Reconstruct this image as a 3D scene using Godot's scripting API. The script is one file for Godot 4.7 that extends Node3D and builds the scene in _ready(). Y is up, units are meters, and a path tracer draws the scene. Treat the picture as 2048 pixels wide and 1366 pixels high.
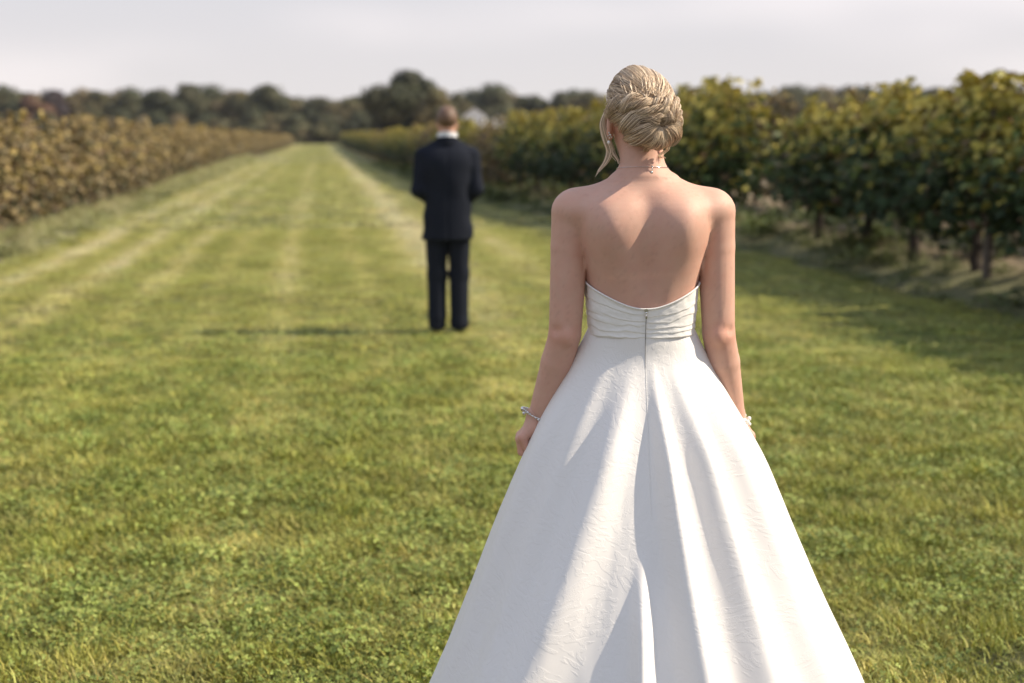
extends Node3D
# A bride walks down a mown lane between two vine rows towards a groom who looks away.
# Units are metres, y is up, the lane runs along -z, the eye stands at x = 0, z = 0.

const EYE := 1.58
var rng := RandomNumberGenerator.new()
var noise := FastNoiseLite.new()
var coarse := FastNoiseLite.new()
var used := {}


# ---------------------------------------------------------------- mesh builder
class Mb:
	var v := PackedVector3Array()
	var n := PackedVector3Array()
	var c := PackedColorArray()
	var uv := PackedVector2Array()
	var i := PackedInt32Array()

	func add(p: Vector3, nor: Vector3, col := Color(1, 1, 1), t := Vector2.ZERO) -> int:
		v.append(p)
		n.append(nor)
		c.append(col)
		uv.append(t)
		return v.size() - 1

	func tri(a: int, b: int, d: int) -> void:
		i.append(a)
		i.append(b)
		i.append(d)

	# a triangle whose front is where its first corner's normal points
	func turned(a: int, b: int, d: int) -> void:
		if (v[b] - v[a]).cross(v[d] - v[a]).dot(n[a]) > 0.0:
			tri(a, d, b)
		else:
			tri(a, b, d)

	# a flat triangle with its own corners; nor says which side is the front
	func face(a: Vector3, b: Vector3, d: Vector3, nor: Vector3, col: Color) -> void:
		var k := v.size()
		add(a, nor, col)
		add(b, nor, col)
		add(d, nor, col)
		if (b - a).cross(d - a).dot(nor) > 0.0:
			tri(k, k + 2, k + 1)
		else:
			tri(k, k + 1, k + 2)

	func flat_quad(a: Vector3, b: Vector3, d: Vector3, e: Vector3, nor: Vector3, col: Color) -> void:
		face(a, b, d, nor, col)
		face(a, d, e, nor, col)

	func box(lo: Vector3, hi: Vector3, col := Color(1, 1, 1)) -> void:
		var p := func(x, y, z): return Vector3(hi.x if x else lo.x, hi.y if y else lo.y, hi.z if z else lo.z)
		flat_quad(p.call(0, 0, 0), p.call(0, 1, 0), p.call(0, 1, 1), p.call(0, 0, 1), Vector3.LEFT, col)
		flat_quad(p.call(1, 0, 0), p.call(1, 1, 0), p.call(1, 1, 1), p.call(1, 0, 1), Vector3.RIGHT, col)
		flat_quad(p.call(0, 0, 0), p.call(1, 0, 0), p.call(1, 0, 1), p.call(0, 0, 1), Vector3.DOWN, col)
		flat_quad(p.call(0, 1, 0), p.call(1, 1, 0), p.call(1, 1, 1), p.call(0, 1, 1), Vector3.UP, col)
		flat_quad(p.call(0, 0, 0), p.call(1, 0, 0), p.call(1, 1, 0), p.call(0, 1, 0), Vector3.FORWARD, col)
		flat_quad(p.call(0, 0, 1), p.call(1, 0, 1), p.call(1, 1, 1), p.call(0, 1, 1), Vector3.BACK, col)

	# a tube along points with a radius at each; smooth normals
	func tube(pts: PackedVector3Array, rad: PackedFloat32Array, sides: int, col: Color, col_end := Color(-1, 0, 0)) -> void:
		var m := pts.size()
		if m < 2:
			return
		var side := Vector3.ZERO
		var k0 := v.size()
		for a in m:
			var t := (pts[mini(a + 1, m - 1)] - pts[maxi(a - 1, 0)]).normalized()
			if side == Vector3.ZERO:
				side = t.cross(Vector3(0.31, 0.87, 0.38)).normalized()
			side = (side - t * side.dot(t)).normalized()
			var up := t.cross(side)
			var cc := col if col_end.r < 0.0 else col.lerp(col_end, float(a) / (m - 1))
			for s in sides:
				var w := TAU * s / sides
				var d := side * cos(w) + up * sin(w)
				add(pts[a] + d * rad[a], d, cc, Vector2(float(s) / sides, float(a) / (m - 1)))
		for a in m - 1:
			for s in sides:
				var p := k0 + a * sides + s
				var q := k0 + a * sides + (s + 1) % sides
				tri(p, p + sides, q)
				tri(q, p + sides, q + sides)
		for e: int in [0, m - 1]:
			var t2 := (pts[1] - pts[0]).normalized() * -1.0 if e == 0 else (pts[m - 1] - pts[m - 2]).normalized()
			var mid := add(pts[e] + t2 * rad[e] * 0.5, t2, col)
			for s in sides:
				var p := k0 + e * sides + s
				var q := k0 + e * sides + (s + 1) % sides
				if e == 0:
					tri(mid, p, q)
				else:
					tri(mid, q, p)

	func ball(at: Vector3, r: Vector3, rings := 8, col := Color(1, 1, 1)) -> void:
		var k0 := v.size()
		for a in rings + 1:
			var f := PI * a / rings
			for b in rings * 2:
				var g := TAU * b / (rings * 2)
				var d := Vector3(sin(f) * cos(g), cos(f), sin(f) * sin(g))
				add(at + d * r, (d / r).normalized(), col)
		var w := rings * 2
		for a in rings:
			for b in w:
				var p := k0 + a * w + b
				var q := k0 + a * w + (b + 1) % w
				tri(p, p + w, q)
				tri(q, p + w, q + w)

	func smooth() -> void:
		for k in n.size():
			n[k] = Vector3.ZERO
		for t in range(0, i.size(), 3):
			var nn := -(v[i[t + 1]] - v[i[t]]).cross(v[i[t + 2]] - v[i[t]])
			for e in 3:
				n[i[t + e]] += nn
		for k in n.size():
			n[k] = n[k].normalized() if n[k].length_squared() > 0.0 else Vector3.UP

	func mesh() -> ArrayMesh:
		var a := []
		a.resize(Mesh.ARRAY_MAX)
		a[Mesh.ARRAY_VERTEX] = v
		a[Mesh.ARRAY_NORMAL] = n
		a[Mesh.ARRAY_COLOR] = c
		a[Mesh.ARRAY_TEX_UV] = uv
		a[Mesh.ARRAY_INDEX] = i
		var m := ArrayMesh.new()
		m.add_surface_from_arrays(Mesh.PRIMITIVE_TRIANGLES, a)
		return m


# ---------------------------------------------------------------- naming
func numbered(called: String) -> String:
	var k: int = used.get(called, 0)
	used[called] = k + 1
	return called if k == 0 else "%s_%03d" % [called, k]


func tag(o: Node, label: String, category: String, group := "") -> Node:
	o.set_meta("label", label)
	o.set_meta("category", category)
	if group:
		o.set_meta("group", group)
	return o


func thing(called: String, at: Vector3, turn := 0.0) -> Node3D:
	var o := Node3D.new()
	o.name = numbered(called)
	add_child(o, true)
	o.position = at
	o.rotation.y = turn
	return o


func part(called: String, mesh: Mesh, m: Material, parent: Node) -> MeshInstance3D:
	var o := MeshInstance3D.new()
	o.name = numbered(called) if parent == self else called
	o.mesh = mesh
	o.material_override = m
	parent.add_child(o, true)
	return o


func mat(col: Color, rough := 0.9, vertex := false) -> StandardMaterial3D:
	var m := StandardMaterial3D.new()
	m.albedo_color = col.linear_to_srgb()
	m.roughness = rough
	m.vertex_color_use_as_albedo = vertex
	m.cull_mode = BaseMaterial3D.CULL_DISABLED
	return m


func spline(p: Array, t: float) -> Vector3:   # Catmull-Rom through points, t in 0..1
	var m := p.size() - 1
	var f := clampf(t, 0.0, 1.0) * m
	var k := mini(int(f), m - 1)
	var u := f - k
	var a: Vector3 = p[maxi(k - 1, 0)]
	var b: Vector3 = p[k]
	var c: Vector3 = p[k + 1]
	var d: Vector3 = p[mini(k + 2, m)]
	return b.cubic_interpolate(c, a, d, u)


func table(keys: PackedFloat32Array, vals: PackedFloat32Array, x: float) -> float:   # smooth lookup
	var m := keys.size() - 1
	if x <= keys[0]:
		return vals[0]
	if x >= keys[m]:
		return vals[m]
	var k := 0
	while x > keys[k + 1]:
		k += 1
	var h := keys[k + 1] - keys[k]
	var u := (x - keys[k]) / h
	var s0 := (vals[k + 1] - vals[maxi(k - 1, 0)]) / (keys[k + 1] - keys[maxi(k - 1, 0)]) * h
	var s1 := (vals[mini(k + 2, m)] - vals[k]) / (keys[mini(k + 2, m)] - keys[k]) * h
	var u2 := u * u
	var u3 := u2 * u
	return vals[k] * (2 * u3 - 3 * u2 + 1) + s0 * (u3 - 2 * u2 + u) + vals[k + 1] * (3 * u2 - 2 * u3) + s1 * (u3 - u2)


# ---------------------------------------------------------------- bodies: a distance field and its surface
static func smin(a: float, b: float, k: float) -> float:
	var h := maxf(k - absf(a - b), 0.0) / k
	return minf(a, b) - h * h * k * 0.25


static func cap(p: Vector3, a: Vector3, b: Vector3, ra: float, rb: float) -> float:
	var ab := b - a
	var t := clampf((p - a).dot(ab) / ab.length_squared(), 0.0, 1.0)
	return (p - a - ab * t).length() - lerpf(ra, rb, t)


static func egg(p: Vector3, at: Vector3, r: Vector3) -> float:
	var q := (p - at) / r
	var k0 := q.length()
	var k1 := (q / r).length()
	return k0 * (k0 - 1.0) / maxf(k1, 0.0001)


func nets(mb: Mb, f: Callable, lo: Vector3, hi: Vector3, cell: float, tint = null) -> void:
	const B := 4
	var size := (hi - lo) / cell
	var bx := int(ceil(size.x / B))
	var by := int(ceil(size.y / B))
	var bz := int(ceil(size.z / B))
	var nx := bx * B + 1
	var ny := by * B + 1
	var nz := bz * B + 1
	var g := PackedFloat32Array()
	g.resize(nx * ny * nz)
	g.fill(INF)
	var live := []
	var reach := cell * B * 1.55
	for k in bz:
		for j in by:
			for i in bx:
				var mid := lo + Vector3(i + 0.5, j + 0.5, k + 0.5) * (B * cell)
				if absf(f.call(mid)) < reach:
					live.append(Vector3i(i, j, k) * B)
	for b: Vector3i in live:
		for k in B + 1:
			for j in B + 1:
				var row := ((b.z + k) * ny + b.y + j) * nx + b.x
				for i in B + 1:
					if g[row + i] == INF:
						g[row + i] = f.call(lo + Vector3(b.x + i, b.y + j, b.z + k) * cell)
	var at := {}
	var k0 := mb.v.size()
	var sx := 1
	var sy := nx
	var sz := nx * ny
	var corner := [0, sx, sy, sx + sy, sz, sz + sx, sz + sy, sz + sx + sy]
	var spot := [Vector3(0, 0, 0), Vector3(1, 0, 0), Vector3(0, 1, 0), Vector3(1, 1, 0), Vector3(0, 0, 1), Vector3(1, 0, 1), Vector3(0, 1, 1), Vector3(1, 1, 1)]
	var edges := [0, 1, 2, 3, 4, 5, 6, 7, 0, 2, 1, 3, 4, 6, 5, 7, 0, 4, 1, 5, 2, 6, 3, 7]
	var cells := []
	for b: Vector3i in live:
		for k in B:
			for j in B:
				for i in B:
					var base := ((b.z + k) * ny + b.y + j) * nx + b.x + i
					var mask := 0
					for e in 8:
						if g[base + corner[e]] < 0.0:
							mask |= 1 << e
					if mask == 0 or mask == 255:
						continue
					var sum := Vector3.ZERO
					var cnt := 0
					for e in range(0, 24, 2):
						var d0: float = g[base + corner[edges[e]]]
						var d1: float = g[base + corner[edges[e + 1]]]
						if (d0 < 0.0) != (d1 < 0.0):
							sum += (spot[edges[e]] as Vector3).lerp(spot[edges[e + 1]], d0 / (d0 - d1))
							cnt += 1
					var p := lo + (Vector3(b.x + i, b.y + j, b.z + k) + sum / cnt) * cell
					var gr := Vector3.ZERO
					for e in 4:   # the slope of the field across this cell, weighted towards the corner edges near the surface
						gr.x += g[base + corner[e * 2 + 1]] - g[base + corner[e * 2]]
						gr.y += g[base + corner[(e & 1) + (e & 2) * 2 + 2]] - g[base + corner[(e & 1) + (e & 2) * 2]]
						gr.z += g[base + corner[e + 4]] - g[base + corner[e]]
					at[base] = mb.add(p, gr.normalized(), tint.call(p) if tint != null else Color(1, 1, 1), Vector2(p.x, p.y))
					cells.append(base)
	for base: int in cells:
		var inside := g[base] < 0.0
		for axis in 3:
			var step := sx if axis == 0 else sy if axis == 1 else sz
			if (g[base + step] < 0.0) == inside:
				continue
			var u := sy if axis == 0 else sz if axis == 1 else sx
			var w := sz if axis == 0 else sx if axis == 1 else sy
			if not (at.has(base - u) and at.has(base - w) and at.has(base - u - w)):
				continue
			var a: int = at[base]
			var b2: int = at[base - u]
			var c: int = at[base - u - w]
			var d: int = at[base - w]
			if inside:
				mb.tri(a, c, b2)
				mb.tri(a, d, c)
			else:
				mb.tri(a, b2, c)
				mb.tri(a, c, d)


func _ready() -> void:
	rng.seed = 7
	noise.seed = 3
	noise.frequency = 1.0
	noise.fractal_octaves = 3
	coarse.seed = 11
	coarse.frequency = 0.25
	coarse.fractal_octaves = 2
	# camera: a 50 mm lens at eye height, turned a little right of the lane and tipped down
	var cam := Camera3D.new()
	cam.name = "camera"
	add_child(cam)
	cam.position = Vector3(0, EYE, 0)
	cam.rotation = Vector3(deg_to_rad(-8.30), deg_to_rad(-7.61), 0)
	cam.fov = 27.0
	var lens := CameraAttributesPhysical.new()
	lens.frustum_focal_length = 50.0
	lens.frustum_focus_distance = 3.16
	lens.frustum_far = 2000.0
	lens.exposure_aperture = 2.6
	cam.attributes = lens
	cam.far = 2000.0
	cam.current = true
	# sky: pale autumn haze
	var e := Environment.new()
	e.background_mode = Environment.BG_SKY
	var sm := ProceduralSkyMaterial.new()
	sm.sky_horizon_color = Color(0.772, 0.752, 0.745)
	sm.sky_top_color = Color(0.61, 0.665, 0.76)
	sm.sky_curve = 0.22
	sm.ground_bottom_color = Color(0.30, 0.31, 0.22)
	sm.ground_horizon_color = Color(0.772, 0.752, 0.745)
	sm.sky_cover = sky_clouds()
	sm.sky_cover_modulate = Color(1, 1, 1, 1)
	sm.sun_angle_max = 8.0
	e.sky = Sky.new()
	e.sky.sky_material = sm
	e.tonemap_mode = Environment.TONE_MAPPER_LINEAR
	e.tonemap_exposure = 1.48
	e.fog_enabled = true
	e.fog_density = 0.00014
	e.fog_light_color = Color(0.86, 0.88, 0.92)
	e.sdfgi_enabled = true
	e.ssao_enabled = true
	e.ssil_enabled = true
	var we := WorldEnvironment.new()
	we.name = "world_environment"
	we.environment = e
	add_child(we)
	# sun: from the right, about 44 degrees high, just behind the eye's side
	var sun := DirectionalLight3D.new()
	sun.name = "sun"
	add_child(sun)
	var az := deg_to_rad(-7.61)
	var side := Vector3(cos(az), 0, -sin(az))
	var behind := Vector3(sin(az), 0, cos(az))
	var turn := deg_to_rad(0.0)
	var to_sun := (side * cos(turn) + behind * sin(turn)) * cos(deg_to_rad(41.0)) + Vector3.UP * sin(deg_to_rad(41.0))
	sun.look_at_from_position(to_sun * 50.0, Vector3.ZERO, Vector3.UP)
	sun.light_color = Color(1.0, 0.945, 0.855)
	sun.light_energy = 1.40
	sun.light_angular_distance = 0.5
	sun.shadow_enabled = true
	#BUILD
	build_ground()
	build_vines()
	build_treeline()
	build_groom()
	build_bride()


func sky_clouds() -> Texture2D:
	var w := 512
	var im := Image.create(w, 256, false, Image.FORMAT_RGBAF)
	for y in 256:
		var up := sin(PI * (0.5 - (y + 0.5) / 256.0))
		for x in w:
			var a := TAU * x / w
			var r := cos(PI * (0.5 - (y + 0.5) / 256.0))
			var d := Vector3(cos(a) * r, up * 5.0, sin(a) * r)
			var k := smoothstep(-0.15, 0.5, noise.get_noise_3dv(d * 1.6) + 0.3 * noise.get_noise_3dv(d * 5.0))
			k *= 0.55 if up > 0.0 else 0.0
			im.set_pixel(x, y, Color(0.25, 0.205, 0.185, k))
	return ImageTexture.create_from_image(im)


# ---------------------------------------------------------------- ground, lawn, weeds
var edge_d := PackedFloat32Array([0.0, 8.0, 19.0, 24.0, 31.0, 38.0, 62.0, 120.0, 210.0])
var edge_x := PackedFloat32Array([5.9, 5.85, 5.65, 4.75, 3.75, 3.35, 2.75, 2.45, 2.3])
var row_x := PackedFloat32Array([6.55, 6.55, 6.5, 5.95, 4.85, 4.35, 3.65, 3.25, 3.0])


func rise(x: float, z: float) -> float:   # the low bank that the right-hand vines stand on
	var e := table(edge_d, edge_x, -z)
	var h := 0.27 * smoothstep(e - 0.2, e + 1.3, x) * smoothstep(90.0, 40.0, -z)
	h += 0.03 * noise.get_noise_2d(x * 0.35, z * 0.22) * smoothstep(2.0, 5.0, -z) * smoothstep(160.0, 30.0, -z)
	h += (0.022 * noise.get_noise_2d(x * 1.5, z * 1.5) + 0.010 * noise.get_noise_2d(x * 4.0 + 7.0, z * 4.0)) * smoothstep(11.0, 7.5, -z)
	return h


func dryness(x: float, z: float) -> float:   # 0 lush, 1 straw: mowing stripes, worn tracks and patches
	var wob := 0.12 * noise.get_noise_2d(z * 0.06, x * 0.3)
	var s := 0.0
	for q: Array in [[-3.30, 0.20, 0.85], [-2.55, 0.20, 0.75], [-1.75, 0.14, 0.60], [-1.1, 0.10, 0.3], [-0.40, 0.13, 0.65], [0.45, 0.10, 0.35], [1.45, 0.42, 0.85], [2.5, 0.25, 0.45], [3.6, 0.25, 0.35]]:
		var d: float = (x + wob - q[0]) / q[1]
		s += q[2] * exp(-d * d)
	var far := smoothstep(5.0, 22.0, -z)
	var p := 0.5 + 0.9 * noise.get_noise_2d(x * 0.9 + 40.0, z * 0.45)
	var fine := 0.5 + 0.9 * noise.get_noise_2d(x * 3.1, z * 2.3 + 9.0)
	return clampf(lerpf(0.2, 0.95, far) * s + 0.26 * p + 0.26 * fine - 0.14 + 0.04 * far, 0.0, 1.0)


func lawn_tint(x: float, z: float) -> Color:
	var k := dryness(x, z)
	var c := Color(0.315, 0.335, 0.070).lerp(Color(0.520, 0.500, 0.160), smoothstep(0.0, 0.5, k))
	return c.lerp(Color(0.70, 0.65, 0.38), smoothstep(0.45, 1.0, k))


func soil_tint(x: float, z: float) -> Color:
	var e := table(edge_d, edge_x, -z)
	var c := lawn_tint(x, z) * lerpf(0.20, 0.5, smoothstep(8.0, 40.0, -z))  # ground under the near grass darkened for the shadows between blades
	var weeds := Color(0.27, 0.25, 0.125)
	var bare := Color(0.34, 0.235, 0.17)
	var n := noise.get_noise_2d(x * 1.3, z * 0.9)
	c = c.lerp(weeds, smoothstep(-3.6, -3.95, x) * 0.8)
	c = c.lerp(bare, smoothstep(-4.3, -4.8, x) * 0.7 + smoothstep(0.25, 0.5, n) * smoothstep(-3.4, -3.9, x) * 0.6)
	c = c.lerp(weeds * 0.9, smoothstep(e - 0.2, e + 0.2, x) * 0.8)
	c = c.lerp(bare, smoothstep(e + 0.7, e + 1.3, x) * 0.75)
	return c


func blade_tuft(seed: int, count: int, spread: float, low: float, high: float, wide: float, lean: float) -> ArrayMesh:
	var r := RandomNumberGenerator.new()
	r.seed = seed
	var mb := Mb.new()
	for k in count:
		var a := r.randf() * TAU
		var at := Vector3(cos(a), 0, sin(a)) * spread * sqrt(r.randf())
		var h := r.randf_range(low, high)
		var b := r.randf() * TAU
		var dir := Vector3(cos(b), 0, sin(b))
		var w := dir.cross(Vector3.UP) * wide * r.randf_range(0.7, 1.2) * 0.5
		var tip := at + Vector3(0, h, 0) + dir * h * lean * r.randf_range(0.3, 1.3)
		var mid := at + Vector3(0, h * 0.58, 0) + dir * h * lean * 0.25
		var s := r.randf_range(0.72, 1.3)
		var c := Color(s * r.randf_range(0.92, 1.12), s, s * r.randf_range(0.75, 1.2))
		if r.randf() < 0.09:
			c = Color(2.0 * s, 1.45 * s, 2.2 * s)
		var n := (Vector3(0, 0.6, 0) - dir * 0.7 + Vector3(r.randf_range(-0.3, 0.3), 0, r.randf_range(-0.3, 0.3))).normalized()
		var i0 := mb.add(at - w, n, c)
		mb.add(at + w, n, c)
		mb.add(mid - w * 0.85, n, c)
		mb.add(mid + w * 0.85, n, c)
		mb.add(tip, n, c)
		mb.turned(i0, i0 + 1, i0 + 2)
		mb.turned(i0 + 1, i0 + 3, i0 + 2)
		mb.turned(i0 + 2, i0 + 3, i0 + 4)
	return mb.mesh()


func clover_tuft(seed: int) -> ArrayMesh:
	var r := RandomNumberGenerator.new()
	r.seed = seed
	var mb := Mb.new()
	for k in 18:
		var a := r.randf() * TAU
		var at := Vector3(cos(a) * 0.075 * sqrt(r.randf()), r.randf_range(0.014, 0.036), sin(a) * 0.075 * sqrt(r.randf()))
		var tilt := Vector3(r.randf_range(-0.75, 0.75), 1, r.randf_range(-0.75, 0.75)).normalized()
		var s := r.randf_range(0.8, 1.25)
		var c := Color(0.80 * s, 0.98 * s, 0.85 * s)
		var b0 := r.randf() * TAU
		for l in 3:
			var b := b0 + TAU * l / 3.0
			var d := Vector3(cos(b), 0, sin(b))
			d = (d - tilt * d.dot(tilt)).normalized()
			var e := d.cross(tilt)
			var q := r.randf_range(0.0045, 0.0092)
			var p0 := at
			var p1 := at + d * q * 0.75 + e * q * 0.55 + tilt * q * 0.18
			var p2 := at + d * q * 1.15
			var p3 := at + d * q * 0.75 - e * q * 0.55 + tilt * q * 0.18
			mb.face(p0, p1, p2, (tilt - e * 0.25).normalized(), c)
			mb.face(p0, p2, p3, (tilt + e * 0.25).normalized(), c)
	return mb.mesh()


func leafy_tuft(seed: int, count: int, tall: float, spread: float, leaf: float) -> ArrayMesh:   # broad-leaved weeds
	var r := RandomNumberGenerator.new()
	r.seed = seed
	var mb := Mb.new()
	for k in count:
		var a := r.randf() * TAU
		var q := sqrt(r.randf())
		var at := Vector3(cos(a) * spread * q, tall * (1.0 - 0.6 * q) * r.randf_range(0.15, 1.0), sin(a) * spread * q)
		var out := Vector3(cos(a), r.randf_range(-0.1, 0.8), sin(a)).normalized()
		var w := out.cross(Vector3.UP).normalized() * leaf * r.randf_range(0.25, 0.45)
		var tip := at + out * leaf * r.randf_range(0.7, 1.3)
		var m := at.lerp(tip, 0.5) + Vector3(0, leaf * 0.15, 0)
		var s := r.randf_range(0.7, 1.3)
		var c := Color(s, s, s * r.randf_range(0.7, 1.2))
		var n := w.cross(out).normalized()
		n = n if n.y > 0.0 else -n
		mb.face(at, m + w, tip, n, c)
		mb.face(at, tip, m - w, n, c)
	return mb.mesh()


func scatter(called: String, label: String, meshes: Array, m: Material, count: int, d0: float, d1: float, pick: Callable) -> void:
	# pick(x, z) -> [size, colour] or nothing; points spread evenly over what can be seen between two distances
	var lists := []
	for k in meshes.size():
		lists.append([[], []])
	for k in count:
		var d := sqrt(lerpf(d0 * d0, d1 * d1, rng.randf()))
		var x := d * (0.1336 + rng.randf_range(-1.0, 1.0) * 0.43) + rng.randf_range(-0.7, 0.7)
		var got: Array = pick.call(x, -d)
		if got.is_empty():
			continue
		var s: float = got[0]
		var b := Basis(Vector3.UP, rng.randf() * TAU).scaled(Vector3(s, s * got[2] if got.size() > 2 else s, s))
		var which := rng.randi() % meshes.size()
		lists[which][0].append(Transform3D(b, Vector3(x, rise(x, -d) - 0.003, -d)))
		lists[which][1].append(got[1])
	var root := Node3D.new()
	root.name = numbered(called)
	add_child(root, true)
	root.set_meta("label", label)
	root.set_meta("category", called.replace("_", " "))
	root.set_meta("kind", "stuff")
	for k in meshes.size():
		var mm := MultiMesh.new()
		mm.transform_format = MultiMesh.TRANSFORM_3D
		mm.use_colors = true
		mm.mesh = meshes[k]
		mm.instance_count = lists[k][0].size()
		for j in lists[k][0].size():
			mm.set_instance_transform(j, lists[k][0][j])
			mm.set_instance_color(j, lists[k][1][j])
		var o := MultiMeshInstance3D.new()
		o.name = "blades"
		o.multimesh = mm
		o.material_override = m
		o.set_meta("kind", "stuff")
		root.add_child(o, true)


func build_ground() -> void:
	var mb := Mb.new()
	var xs := []
	var zs := []
	for q: Array in [[-420, -60, 60.0], [-60, -8, 4.0], [-8, 11, 0.14], [11, 60, 3.5], [60, 421, 60.0]]:
		var x: float = q[0]
		while x < q[1] - 0.01:
			xs.append(x)
			x += q[2]
	var z := 12.0
	while z > -700.0:
		zs.append(z)
		z -= 0.14 if z > -14.0 and z < -2.5 else 0.35 if z > -26.0 else 1.2 if z > -70.0 else 6.0 if z > -220.0 else 60.0
	for zz: float in zs:
		for xx: float in xs:
			mb.add(Vector3(xx, rise(xx, zz), zz), Vector3.UP, soil_tint(xx, zz))
	for j in zs.size() - 1:
		for i in xs.size() - 1:
			var p := j * xs.size() + i
			mb.tri(p, p + xs.size(), p + 1)
			mb.tri(p + 1, p + xs.size(), p + xs.size() + 1)
	mb.smooth()
	var gm := mat(Color(1, 1, 1), 0.95, true)
	var fleck := NoiseTexture2D.new()
	fleck.width = 512
	fleck.height = 512
	fleck.seamless = true
	fleck.noise = FastNoiseLite.new()
	(fleck.noise as FastNoiseLite).frequency = 0.06
	(fleck.noise as FastNoiseLite).fractal_octaves = 5
	var ramp := Gradient.new()
	ramp.set_color(0, Color(0.62, 0.64, 0.55))
	ramp.set_color(1, Color(1.0, 1.0, 1.0))
	fleck.color_ramp = ramp
	gm.albedo_texture = fleck
	gm.uv1_triplanar = true
	gm.uv1_world_triplanar = true
	gm.uv1_scale = Vector3(1.7, 1.7, 1.7)
	gm.heightmap_enabled = true
	gm.heightmap_texture = fleck
	gm.heightmap_scale = 2.0
	part("ground", mb.mesh(), gm, self).set_meta("kind", "structure")

	var blade := mat(Color(1, 1, 1), 0.55, true)
	blade.backlight_enabled = true
	blade.backlight = Color(0.5, 0.5, 0.42)
	blade.metallic_specular = 0.35
	var tufts := []
	for k in 4:
		tufts.append(blade_tuft(50 + k, 34, 0.075, 0.012, 0.038, 0.0042, 1.5))
	var clovers := [clover_tuft(70), clover_tuft(71), clover_tuft(72)]
	var lawn := func(x: float, z: float, s: float, v: float) -> Array:
		if x < -3.85 + 0.2 * noise.get_noise_2d(z, 3.0) or x > table(edge_d, edge_x, -z) + 0.3 * noise.get_noise_2d(z, 8.0):
			return []
		var c := lawn_tint(x, z) * rng.randf_range(0.6, 1.3)
		var clump := 0.5 + 0.5 * clampf(1.6 * noise.get_noise_2d(x * 3.4 + 3.0, z * 3.4) + 0.8 * noise.get_noise_2d(x * 9.0, z * 9.0), -1.0, 1.0)
		v *= lerpf(1.0, lerpf(0.45, 1.7, clump), smoothstep(16.0, 8.0, -z))
		c *= lerpf(1.0, lerpf(0.72, 1.2, clump), smoothstep(22.0, 9.0, -z))
		return [s * rng.randf_range(0.8, 1.25), Color(c.r * rng.randf_range(0.9, 1.15), c.g, c.b), v * rng.randf_range(0.75, 1.25)]
	scatter("grass", "mown green grass with straw coloured blades filling the lane near the gown", tufts, blade, 38000, 3.2, 10.0, func(x, z): return lawn.call(x, z, 0.9 + 0.6 * smoothstep(5.0, 9.0, -z), 1.0 - 0.5 * smoothstep(5.0, 9.5, -z)))
	scatter("clover", "small dark clover leaves among the near grass of the lane", clovers, blade, 46000, 3.2, 13.0, func(x, z):
		if noise.get_noise_2d(x * 0.8 + 5.0, z * 0.8) + 0.5 * noise.get_noise_2d(x * 3.0, z * 3.0 + 4.0) < -0.05 and rng.randf() < 0.85:
			return []
		var got: Array = lawn.call(x, z, 1.0, 1.0)
		if not got.is_empty():
			var base: Color = got[1]
			got[0] *= rng.randf_range(0.5, 1.2)
			got[1] = (Color(0.085, 0.110, 0.030).lerp(Color(0.54, 0.52, 0.15), pow(rng.randf(), 1.5))).lerp(base, 0.35)
			if rng.randf() < smoothstep(6.0, 13.0, -z):
				return [] 
		return got)
	scatter("grass", "mown grass of the lane around the man in the suit", tufts, blade, 46000, 8.5, 24.0, func(x, z): return lawn.call(x, z, 1.6, 0.34))
	scatter("grass", "striped mown grass of the lane beyond the man in the suit", tufts, blade, 34000, 24.0, 80.0, func(x, z): return lawn.call(x, z, 4.0, 0.22))
	scatter("grass", "far pale end of the mown lane before the trees", tufts, blade, 16000, 80.0, 215.0, func(x, z): return lawn.call(x, z, 11.0, 0.13))
	# the unmown strips under both rows
	var tall := []
	var weedy := []
	for k in 3:
		tall.append(blade_tuft(90 + k, 40, 0.14, 0.08, 0.30, 0.007, 0.8))
		weedy.append(leafy_tuft(95 + k, 70, 0.24, 0.20, 0.075))
	scatter("tall_grass", "tall pale dry grass along the foot of the left vine row", tall, blade, 26000, 12.0, 90.0, func(x, z):
		if x > -3.65 or x < -5.6:
			return []
		var c := Color(0.52, 0.48, 0.27).lerp(Color(0.32, 0.34, 0.13), rng.randf())
		return [rng.randf_range(0.5, 1.1) * (1.0 + smoothstep(30.0, 90.0, -z)), c, 0.5 + 0.5 * smoothstep(-3.6, -4.4, x)])
	scatter("tall_grass", "rough green grass on the bank under the right vine row", tall, blade, 26000, 8.0, 80.0, func(x, z):
		var e := table(edge_d, edge_x, -z)
		if x < e - 0.15 or x > e + 3.0 or (x > e + 0.9 and rng.randf() < 0.6):
			return []
		var c := Color(0.20, 0.22, 0.07).lerp(Color(0.09, 0.13, 0.036), rng.randf())
		return [rng.randf_range(0.5, 1.05), c, 0.45 + 0.5 * smoothstep(e, e + 0.8, x)])
	scatter("weeds", "low dark leafy weeds on the bank under the right vine row", weedy, blade, 9000, 8.0, 60.0, func(x, z):
		var e := table(edge_d, edge_x, -z)
		if x < e + 0.1 or x > e + 1.9 or noise.get_noise_2d(x * 0.7, z * 0.5 + 30.0) < -0.02:
			return []
		var c := Color(0.085, 0.125, 0.045).lerp(Color(0.17, 0.19, 0.07), rng.randf())
		return [rng.randf_range(0.6, 1.5), c])
	scatter("weeds", "grey green leafy weeds in the dry grass below the left vine row", weedy, blade, 7000, 14.0, 60.0, func(x, z):
		if x > -3.8 or x < -5.2 or noise.get_noise_2d(x * 0.9, z * 0.5 + 60.0) < 0.05:
			return []
		return [rng.randf_range(0.4, 1.0), Color(0.36, 0.35, 0.19).lerp(Color(0.20, 0.23, 0.09), rng.randf())])


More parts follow.
